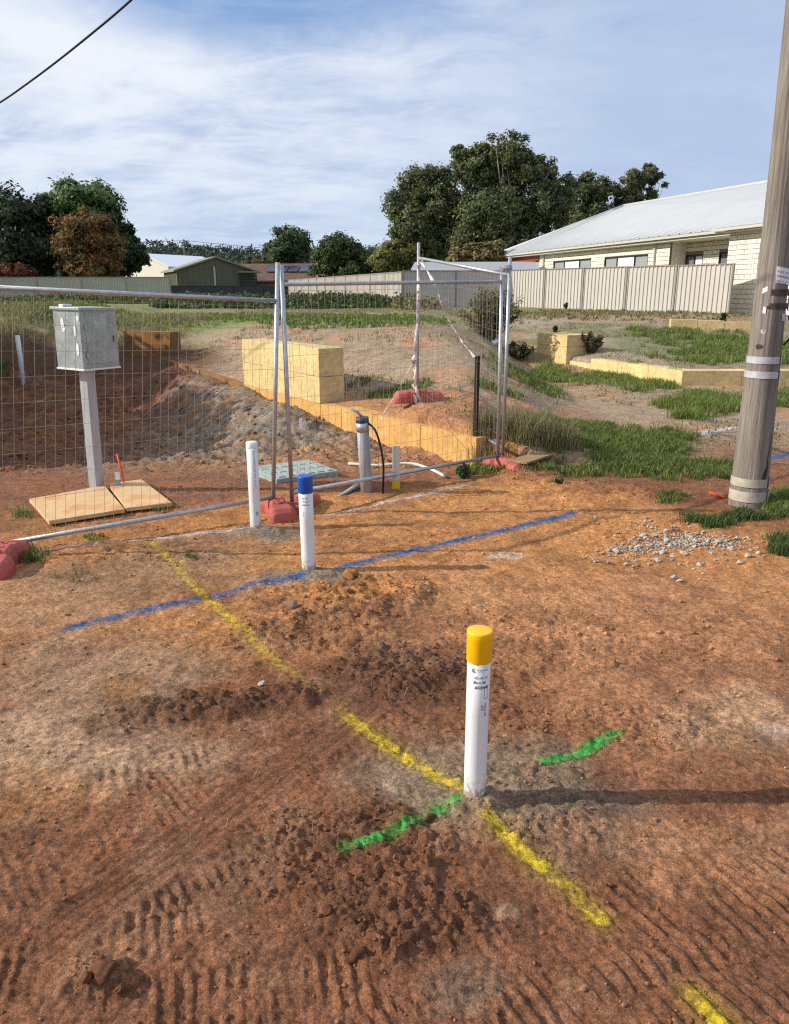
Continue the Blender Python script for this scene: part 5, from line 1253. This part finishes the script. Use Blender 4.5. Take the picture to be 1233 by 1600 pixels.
# ------------------------------------------------------------------ sheet fences
def sheet_fence(label, A, B, h, bay, mat, pmat, zb=None, cap=True, pitch=.19, depth=.035, zt=None, nx=None):
    A = np.array(A[:2], float); B = np.array(B[:2], float); L_ = np.hypot(*(B - A)); n = max(1, round(L_ / bay)); d = (B - A) / L_; nn = np.array([d[1], -d[0]])
    if nn[1] > 0: nn = -nn
    zA = float(hbase(A[0], A[1])); t = empty('sheet_fence', (A[0], A[1], zA), label, 'fence', 'sheet metal fences')
    for i in range(n):
        a, b_ = A + d * L_ * i / n, A + d * L_ * (i + 1) / n; l_ = L_ / n
        zb0 = min(float(hbase(*a)), float(hbase(*b_))) - .05; z1 = zt if zt is not None else zb0 + h
        k = int(l_ / pitch); prof = []
        for j in range(k):
            s0 = j / k * l_; w_ = l_ / k
            prof += [(s0, 0), (s0 + w_ * .55, 0), (s0 + w_ * .65, depth), (s0 + w_ * .9, depth)]
        prof += [(l_, 0)]
        vs = []
        for s_, o2 in prof:
            p_ = a + d * s_ + nn * (o2 - .02)
            vs += [(p_[0] - A[0], p_[1] - A[1], zb0 - zA), (p_[0] - A[0], p_[1] - A[1], z1 - zA)]
        mb = MB(); mb.add(vs, [(2 * j, 2 * j + 2, 2 * j + 3, 2 * j + 1) for j in range(len(prof) - 1)]); lp(mb.build('panel', mat, t))
        for kk, e in (('post', a),) + ((('post', b_),) if i == n - 1 else ()):
            mb = MB(); c = e + nn * .005; mb.box((c[0] - A[0], c[1] - A[1], (zb0 + z1) / 2 - zA + .01), (.06, .09, z1 - zb0 + .04), Vector((*d, 0)), Vector((*nn, 0))); lp(mb.build('post', pmat, t))
        mb = MB(); c = (a + b_) / 2 + nn * 0; mb.box((c[0] - A[0], c[1] - A[1], z1 + .012 - zA), (l_ - .06, .07, .035), Vector((*d, 0)), Vector((*nn, 0))); lp(mb.build('rail', pmat, t))
    return t
FA = P(1139, 484, 28.6); FBp = P(796, 484, 38.8); FC = P(630, 484, 38.2); FD = P(452, 470, 66)
sheet_fence('long cream ribbed fence in front of the white roofed house', FA, FBp, 1.75, 2.4, M_fencec, M_fencep, zt=None)
sheet_fence('cream ribbed fence section behind the back mesh panel', FBp + np.array([-.1, 0, 0]), FC, 1.72, 2.1, M_fencec, M_fencep)
sheet_fence('taller cream ribbed fence running away to the tiled house', FC + np.array([-.05, .05, 0]), FD, 1.8, 2.6, M_fencec, M_fencep, zt=2.50)
sheet_fence('grey green ribbed fence at the far left before the trees', P(268, 470, 60), P(-420, 470, 60), 1.4, 3.2, M_fenceg, M_fencep, zt=2.62)
sheet_fence('dark ribbed fence between the shed and the cream fence', P(456, 470, 70), P(268, 470, 62), 1.4, 3.0, M_fenced, M_fenced, zt=2.02)

# ------------------------------------------------------------------ white roofed house
HZ = 3.85
WA = None
def onplane_h(px, py, h): return G(px, py, h) if False else None
def pt_h(px, py, h):   # picture ray at height h (above eye)
    d = ray(px, py); t_ = (h - CAMH) / d[2]; return np.array([d[0] * t_, d[1] * t_, h])
GA = pt_h(1140, 358.5, HZ); GB_ = pt_h(772, 400, HZ)
ea = (GB_ - GA)[:2]; LA = np.hypot(*ea); ea = ea / LA; nn = np.array([ea[1], -ea[0]]); 
if nn[1] > 0: nn = -nn     # towards the camera
nin = -nn
eave = .45
w0 = GA[:2] + nin * eave
def wall_hit(px, py, setback=0.):
    d = ray(px, py); o = w0 + nin * setback; t_ = (o @ nn) / (d[:2] @ nn); p_ = d * t_; s_ = (p_[:2] - o) @ ea; return s_, CAMH + p_[2]
house = empty('brick_house', (w0[0], w0[1], .85), 'white roofed cream brick house behind the long fence', 'house')
hl = lambda p_: (p_[0] - w0[0], p_[1] - w0[1], p_[2] - .85)
def wp3(s_, off, z_): p_ = w0 + ea * s_ + nn * off; return (p_[0], p_[1], z_)
EA, NN = Vector((*ea, 0)), Vector((*nn, 0))
def hbox(name, s0, s1, o0, o1, z0, z1, mat, parent=None, bev=0.):
    c = hl(wp3((s0 + s1) / 2, (o0 + o1) / 2, (z0 + z1) / 2)); mb = MB(); mb.box(c, (abs(s1 - s0), abs(o1 - o0), z1 - z0), EA, NN); return lp(mb.build(name, mat, parent or house, bev))
s_end, _ = wall_hit(842, 430); s_rec, _ = wall_hit(1046, 400); s_wing, _ = wall_hit(1137, 400, -.6)
BL, BH = .31, .172
# windows (s0,s1,z0,z1, setback)
wins = []
for (xl, xr, yt, sb) in ((924, 865, 406, 0), (1013, 945, 399.5, 0), (1099, 1069, 398, .8), (1142, 1124, 393.5, .8)):
    s0, z1 = wall_hit((xl + xr) / 2, yt, sb); sa, _ = wall_hit(xl, yt, sb); sb_, _ = wall_hit(xr, yt, sb); wins.append((min(sa, sb_), max(sa, sb_), z1, sb))
zt_w = wins[0][2]
def bricks(s0, s1, z0, z1, off, holes, name, indiv, seed):
    """courses of long cream bricks, proud of a mortar sheet"""
    cuts = sorted(holes); e_ = s0
    for h_ in cuts:
        a_, b2_ = min(h_[:2]), max(h_[:2])
        hbox('mortar_wall', e_, a_, off - .10, off - .014, z0, z1, M_mort)
        hbox('mortar_wall', a_, b2_, off - .10, off - .014, z0, h_[3], M_mort); hbox('mortar_wall', a_, b2_, off - .10, off - .014, h_[2], z1, M_mort); e_ = b2_
    hbox('mortar_wall', e_, s1, off - .10, off - .014, z0, z1, M_mort)
    mb = MB(); r_ = random.Random(seed); cnt = 0; base = None; nrow = int((z1 - z0) / BH) + 1
    for j in range(nrow):
        za, zb_ = z0 + j * BH + .010, min(z0 + (j + 1) * BH - .010, z1)
        if zb_ - za < .03: continue
        s_ = s0 - (BL / 2 if j % 2 else 0)
        while s_ < s1:
            a, b_ = max(s_ + .009, s0), min(s_ + BL - .009, s1); s_ += BL
            if b_ - a < .03: continue
            if any(a < h_[1] + .0 and b_ > h_[0] and za < h_[2] and zb_ > h_[3] for h_ in holes):
                skip = False
                for h_ in holes:
                    if a < h_[1] and b_ > h_[0] and za < h_[2] - .02 and zb_ > h_[3]:
                        if a < h_[0] - .04: b_ = h_[0]
                        elif b_ > h_[1] + .04: a = h_[1]
                        else: skip = True
                if skip: continue
            pr_ = r_.uniform(-.003, .003)
            if indiv and cnt < indiv:
                hbox('brick', a, b_, off - .013, off + pr_, za, zb_, M_brick, None, 0.); cnt += 1
            else:
                c = hl(wp3((a + b_) / 2, off + pr_ / 2 - .0065, (za + zb_) / 2)); mb.box(c, (b_ - a, .013 + pr_, zb_ - za), EA, NN)
    if mb.v:
        o = lp(mb.build(name, M_brick, house)); o['kind'] = 'stuff'
zw = HZ - .12
hol = [(wn_[0], wn_[1], wn_[2], 1.6) for wn_ in wins if wn_[3] == 0]; hol2 = [(wn_[0], wn_[1], wn_[2], 1.6) for wn_ in wins if wn_[3] > 0]
bricks(s_rec, s_end, .85, zw, 0, hol, 'brick_courses', None, 1)
bricks(min(s_wing - 1., 0), s_rec + .3, .85, zw, -.8, hol2, 'brick_courses', None, 2)
hbox('reveal_wall', s_rec, s_rec + .1, -.8, -.11, .85, zw, M_brick)
# wing in front on the right
ww0, _ = wall_hit(1137, 400, -.6); 
bricks(-5.2, ww0, .85, HZ - .02, .6, [], 'brick_courses', 290, 3)
hbox('wing_side', ww0 - .09, ww0, -1.5, .485, .85, HZ - .02, M_brick)
hbox('side_wall', s_end - .1, s_end, -6, -.101, .85, zw, M_brick)
for (sa, sb_, z1, stb) in wins:
    sa, sb_ = min(sa, sb_), max(sa, sb_); z0 = 1.7; off = -stb
    wo = hbox('window', sa, sb_, off - .09, off - .075, z0, z1, M_glass)
    def sub(name, a, b_, o0, o1, q0, q1, mat): 
        c = hl(wp3((a + b_) / 2, (o0 + o1) / 2, (q0 + q1) / 2)); mb = MB(); mb.box(c, (abs(b_ - a), abs(o1 - o0), q1 - q0), EA, NN); o = mb.build(name, mat, wo); o.matrix_parent_inverse = Matrix()
    fr = .06 if sb_ - sa > 1 else .05
    sub('frame', sa, sb_, off - .07, off - .01, z1 - fr, z1, M_wfr); sub('frame', sa, sa + fr, off - .07, off - .01, z0, z1 - fr, M_wfr); sub('frame', sb_ - fr, sb_, off - .07, off - .01, z0, z1 - fr, M_wfr)
    L_ = sb_ - sa
    if L_ > 2:
        q1_, q2_ = sa + L_ * .30, sa + L_ * .70
        if L_ * .4 > 0:
            sub('frame', q1_ - fr / 2, q1_ + fr / 2, off - .07, off - .015, z0, z1 - fr, M_wfr); sub('frame', q2_ - fr / 2, q2_ + fr / 2, off - .07, off - .015, z0, z1 - fr, M_wfr)
            sub('blind', q1_ + fr / 2, q2_ - fr / 2, off - .072, off - .055, z0, z1 - fr, M_blind)
            sub('blind', sa + fr, q1_ - fr / 2, off - .0735, off - .066, z0, z1 - fr, material('grey screen', (.30, .31, .32), .4)); sub('blind', q2_ + fr / 2, sb_ - fr, off - .0735, off - .066, z0, z1 - fr, MATS['grey screen'])
    elif L_ > 1.3 or sa == min(wins[2][:2]):
        q_ = sa + L_ * .45; sub('frame', q_ - .03, q_ + .03, off - .07, off - .015, z0, z1 - fr, M_wfr); sub('blind', sa + fr, q_ - .03, off - .072, off - .055, z0, z1 - fr, M_blind)
# eaves, gutter, fascia, downpipes
s_l = LA
hbox('gutter', -.3, s_l, eave - .02, eave + .10, HZ - .10, HZ, M_gut); hbox('fascia', -.3, s_l, eave - .06, eave - .022, HZ - .20, HZ - .02, M_gut); hbox('soffit', s_rec, s_l, -.1, eave - .06, HZ - .20, HZ - .18, M_brick)
hbox('porch_soffit', -.3, s_rec, -.9, eave - .06, HZ - .21, HZ - .185, M_brick)
hbox('wing_gutter', -5.4, ww0 + .3, .62 + eave, .74 + eave, HZ - .10, HZ, M_gut); hbox('wing_soffit', -5.4, ww0 + .25, .5, .62 + eave, HZ - .14, HZ - .11, M_gut)
for px in (1024, 851):
    s_, _ = wall_hit(px, 400); hbox('downpipe', s_ - .05, s_ + .05, .01, .09, 1.0, HZ - .2, M_gut)
# patio
s_p, _ = wall_hit(775, 420)
hbox('patio_beam', s_end, s_l - .2, -.05, .08, HZ - .48, HZ - .22, M_redb); hbox('patio_post', s_l - .5, s_l - .32, -.1, .08, .85, HZ - .48, M_cond); hbox('patio_wall', s_end, s_l + 3, -3.6, -3.5, .85, HZ - .3, M_inner); hbox('patio_window', s_end + 1.2, s_end + 4.5, -3.49, -3.44, 1.8, HZ - .95, M_wfr)
# roof
RG1 = pt_h(1190, 286.5, 6.75); RG0 = pt_h(975, 322, 6.75)
def proj(p_): v = p_[:2] - w0; return v @ ea, v @ nn
rs0, ro0 = proj(RG0); rs1, ro1 = proj(RG1); roo = (ro0 + ro1) / 2
rdir = (ro1 - ro0) / (rs1 - rs0)
def rp(s_): return ro0 + rdir * (s_ - rs0)
mb = MB()
e0 = (-12., eave + .03); e1 = (s_l + .05, eave + .03)
vs = [hl(wp3(e0[0], e0[1], HZ + .02)), hl(wp3(e1[0], e1[1], HZ + .02)), hl(wp3(rs0, ro0, 6.75)), hl(wp3(-12, rp(-12), 6.75)),
      hl(wp3(e1[0], 2 * ro0 - e1[1], HZ + .02)), hl(wp3(-12, 2 * rp(-12) - e1[1], HZ + .02))]
mb.add(vs, [(0, 1, 2, 3), (1, 4, 2), (3, 2, 4, 5)]); lp(mb.build('roof', M_roof, house))
# raised ribs of the roof sheets and ridge caps
mb = MB(); A3, B3, C3, D3 = [Vector(v) for v in (vs[0], vs[1], vs[2], vs[3])]
up_ = (C3 - D3).normalized(); nrm = (B3 - A3).cross(D3 - A3).normalized(); nrm = nrm if nrm.z > 0 else -nrm
sl = (hl(wp3(0, e0[1], HZ + .02)), hl(wp3(0, rp(0), 6.75)))
sdir = (Vector(sl[1]) - Vector(sl[0])); perp = sdir - up_ * 0
s_ = -11.9
while s_ < s_l:
    a = Vector(hl(wp3(s_, e0[1], HZ + .02)));
    frac = 1.0 if s_ < rs0 else max(0, (s_l + .05 - s_) / (s_l + .05 - rs0))
    bpt = a + (Vector(hl(wp3(s_, rp(s_), 6.75))) - a) * frac
    w_ = .075 if int(round((s_ + 11.9) / .25)) % 3 == 0 else .018
    if frac > .02:
        dd = (bpt - a).normalized(); sd_ = dd.cross(nrm).normalized()
        mb.add([a - sd_ * w_ + nrm * .003, a + nrm * (.012 + w_ * .6), a + sd_ * w_ + nrm * .003, bpt - sd_ * w_ + nrm * .003, bpt + nrm * (.012 + w_ * .6), bpt + sd_ * w_ + nrm * .003], [(0, 1, 4, 3), (1, 2, 5, 4)])
    s_ += .25
o = lp(mb.build('roof_rib', M_roof, house)); o['kind'] = 'stuff'
for (p_, q_) in ((C3, D3), (B3, C3)):
    mb = MB(); mb.tube([p_ + Vector((0, 0, .02)), q_ + Vector((0, 0, .02))], .09, 8); lp(mb.build('ridge_cap', M_roof, house))
# wing roof, lower
mb = MB(); ws = ww0 + .3
v4 = [hl(wp3(ws, .65 + eave, HZ + .02)), hl(wp3(-5.4, .65 + eave, HZ + .02)), hl(wp3(-5.4, -2.4, HZ + 1.15)), hl(wp3(-1.4, -2.4, HZ + 1.15)), hl(wp3(ws, .2, HZ + .05))]
mb.add([v4[0], v4[1], v4[2], v4[3]], [(0, 3, 2, 1)]); mb.add([v4[0], v4[3], v4[4]], [(0, 1, 2)]); lp(mb.build('wing_roof', M_roof, house))
mb = MB(); p_ = wall_hit(1181, 322); vp = Vector(A3).lerp(D3, .55); cpos = Vector(hl(wp3(-1.5, lerp(e0[1], rp(-1.5), .62), HZ + .62 * (6.75 - HZ)))); mb.lathe([(.15, 0), (.15, .35), (.26, .36), (.22, .45), (.0001, .5)], cpos, 16); lp(mb.build('roof_vent', M_roof, house))

# ------------------------------------------------------------------ other buildings
def gable(name, label, cx, Y, wdt, dep, eaveh, ridgeh, rot, mw, mr, cat, zb=.9, ribs=0, group='buildings beyond the fences', over=.3):
    t = empty(name, (cx, Y, zb), label, cat, group); t.rotation_euler = (0, 0, rot)
    w_, d_ = wdt / 2, dep / 2; e, r2 = eaveh - zb, ridgeh - zb
    mb = MB(); mb.add([(-w_, -d_, 0), (w_, -d_, 0), (w_, -d_, e), (0, -d_, r2), (-w_, -d_, e), (-w_, d_, 0), (w_, d_, 0), (w_, d_, e), (0, d_, r2), (-w_, d_, e)],
                      [(0, 1, 2, 3, 4), (6, 5, 9, 8, 7), (1, 6, 7, 2), (5, 0, 4, 9)]); lp(mb.build('wall', mw, t))
    k = (r2 - e) / w_; ow = w_ + over; oe = e - k * over
    mb = MB(); mb.add([(-ow, -d_ - over, oe), (0, -d_ - over, r2 + .05), (0, d_ + over, r2 + .05), (-ow, d_ + over, oe), (ow, -d_ - over, oe), (ow, d_ + over, oe),
                       (-ow, -d_ - over, oe - .15), (0, -d_ - over, r2 - .1), (0, d_ + over, r2 - .1), (-ow, d_ + over, oe - .15), (ow, -d_ - over, oe - .15), (ow, d_ + over, oe - .15)],
                      [(0, 1, 2, 3), (1, 4, 5, 2), (6, 7, 1, 0), (7, 10, 4, 1), (3, 2, 8, 9), (2, 5, 11, 8), (0, 3, 9, 6), (4, 10, 11, 5)]); lp(mb.build('roof', mr, t))
    if ribs:
        mb = MB(); n = int(wdt / ribs)
        for i in range(1, n):
            x_ = -w_ + i * wdt / n; hh = e + (r2 - e) * (1 - abs(x_) / w_); mb.box((x_, -d_ - .02, hh / 2), (.07, .04, hh - .02))
        n = int(dep / ribs)
        for i in range(1, n): mb.box((-w_ - .02, -d_ + i * dep / n, e / 2), (.04, .07, e - .02))
        o = lp(mb.build('wall_rib', mw, t)); o['kind'] = 'stuff'
    return t
sx = P(318, 440, 82)[0]
t = gable('shed', 'olive green gabled shed behind the dark fence', sx - .4, 86, 7.9, 8.5, P(378, 421, 82)[2], P(317, 401, 82)[2], .42, M_shed, M_shedr, 'shed', ribs=.55)
mb = MB(); mb.box((-.2, -4.32, 1.6), (.18, .06, 3.0)); lp(mb.build('trim', M_gut, t))
cx_ = P(392, 440, 84); t = empty('carport', (cx_[0], cx_[1], .9), 'small dark carport attached right of the olive shed', 'carport', 'buildings beyond the fences')
mb = MB(); mb.box((0, 0, 2.6), (1.9, 3, .12)); lp(mb.build('roof', M_shedr, t)); 
for x_ in (-.8, .8): 
    mb = MB(); mb.box((x_, -1.4, 1.25), (.12, .12, 2.55)); lp(mb.build('post', M_wfr, t))
for k in range(4): 
    mb = MB(); mb.box((.1, -1.3, 1.3 + k * .3), (1.6, .05, .12)); lp(mb.build('slat', M_wfr, t))
# white roofed building behind the shed
hx = P(262, 420, 120)
gable('white_roof_building', 'building with a bright white roof behind the olive shed', hx[0], 124, 9, 12, P(262, 416, 120)[2], P(272, 397, 120)[2], -.5, M_brick, material('bright roof', (.80, .82, .85), .5), 'building')
# tiled house with solar panels
hx = P(455, 440, 92)
ez, rz = P(455, 436, 88)[2], P(455, 411, 92)[2]
t = gable('tiled_house', 'brown tiled house with solar panels behind the cream fence', hx[0], 95, 9.5, 12, ez, rz, 1.35, M_bwall, M_tile, 'house')
t.rotation_euler = (0, 0, math.pi / 2 - .12); 
# rows of solar panels on the slope facing the camera
w_ = 9.5 / 2; k = (rz - ez) / w_; sl_ = math.atan(k)
for i in range(5):
    mb = MB(); c = Vector((-w_ * .42, 4.2 - i * 1.25 - 2.2, (ez - .9) + (rz - ez) * .58 + .16)); axx = Vector((math.cos(sl_), 0, math.sin(sl_))); azz = Vector((-math.sin(sl_), 0, math.cos(sl_)))
    mb.box(c, (1.9, 1.12, .05), axx, Vector((0, 1, 0)), azz); lp(mb.build('solar_panel', M_solar, t))
# grey shed roof behind the fence
hx = P(745, 440, 44)
gable('garden_shed', 'low pale grey metal shed behind the cream fence', hx[0] + .2, 47.5, 4.6, 6.4, P(745, 420, 44)[2], P(745, 407, 44)[2], 1.45, M_fencec, material('grey roof sheet', (.36, .38, .40), .5), 'shed')
# far street pole and wires
b = P(290, 405, 150); b[2] = 1.; tpz = P(289, 374, 150)[2]
t = empty('street_pole', b, 'distant power pole against the wooded hills', 'power pole')
mb = MB(); mb.tube([(0, 0, 0), (-.1, 0, tpz - 1)], [.25, .17], 8); lp(mb.build('pole', M_wood, t)); mb = MB(); mb.box((0, 0, tpz - 1.5), (1.8, .15, .15)); lp(mb.build('crossarm', M_wood, t))
for k_, (xx, yy) in enumerate(((-10, 366), (600, 386))):
    a_ = P(289, 376, 150); e_ = P(xx, yy, 150 if k_ else 160); m_ = (a_ + e_) / 2 - [0, 0, .9]
    simple_tube('street_wire', cr([a_, m_, e_], 8), .03, M_black, 'thin far wire running left from the distant pole' if k_ == 0 else 'thin far wire running right from the distant pole', 'wire', 'far street wires', n=4)
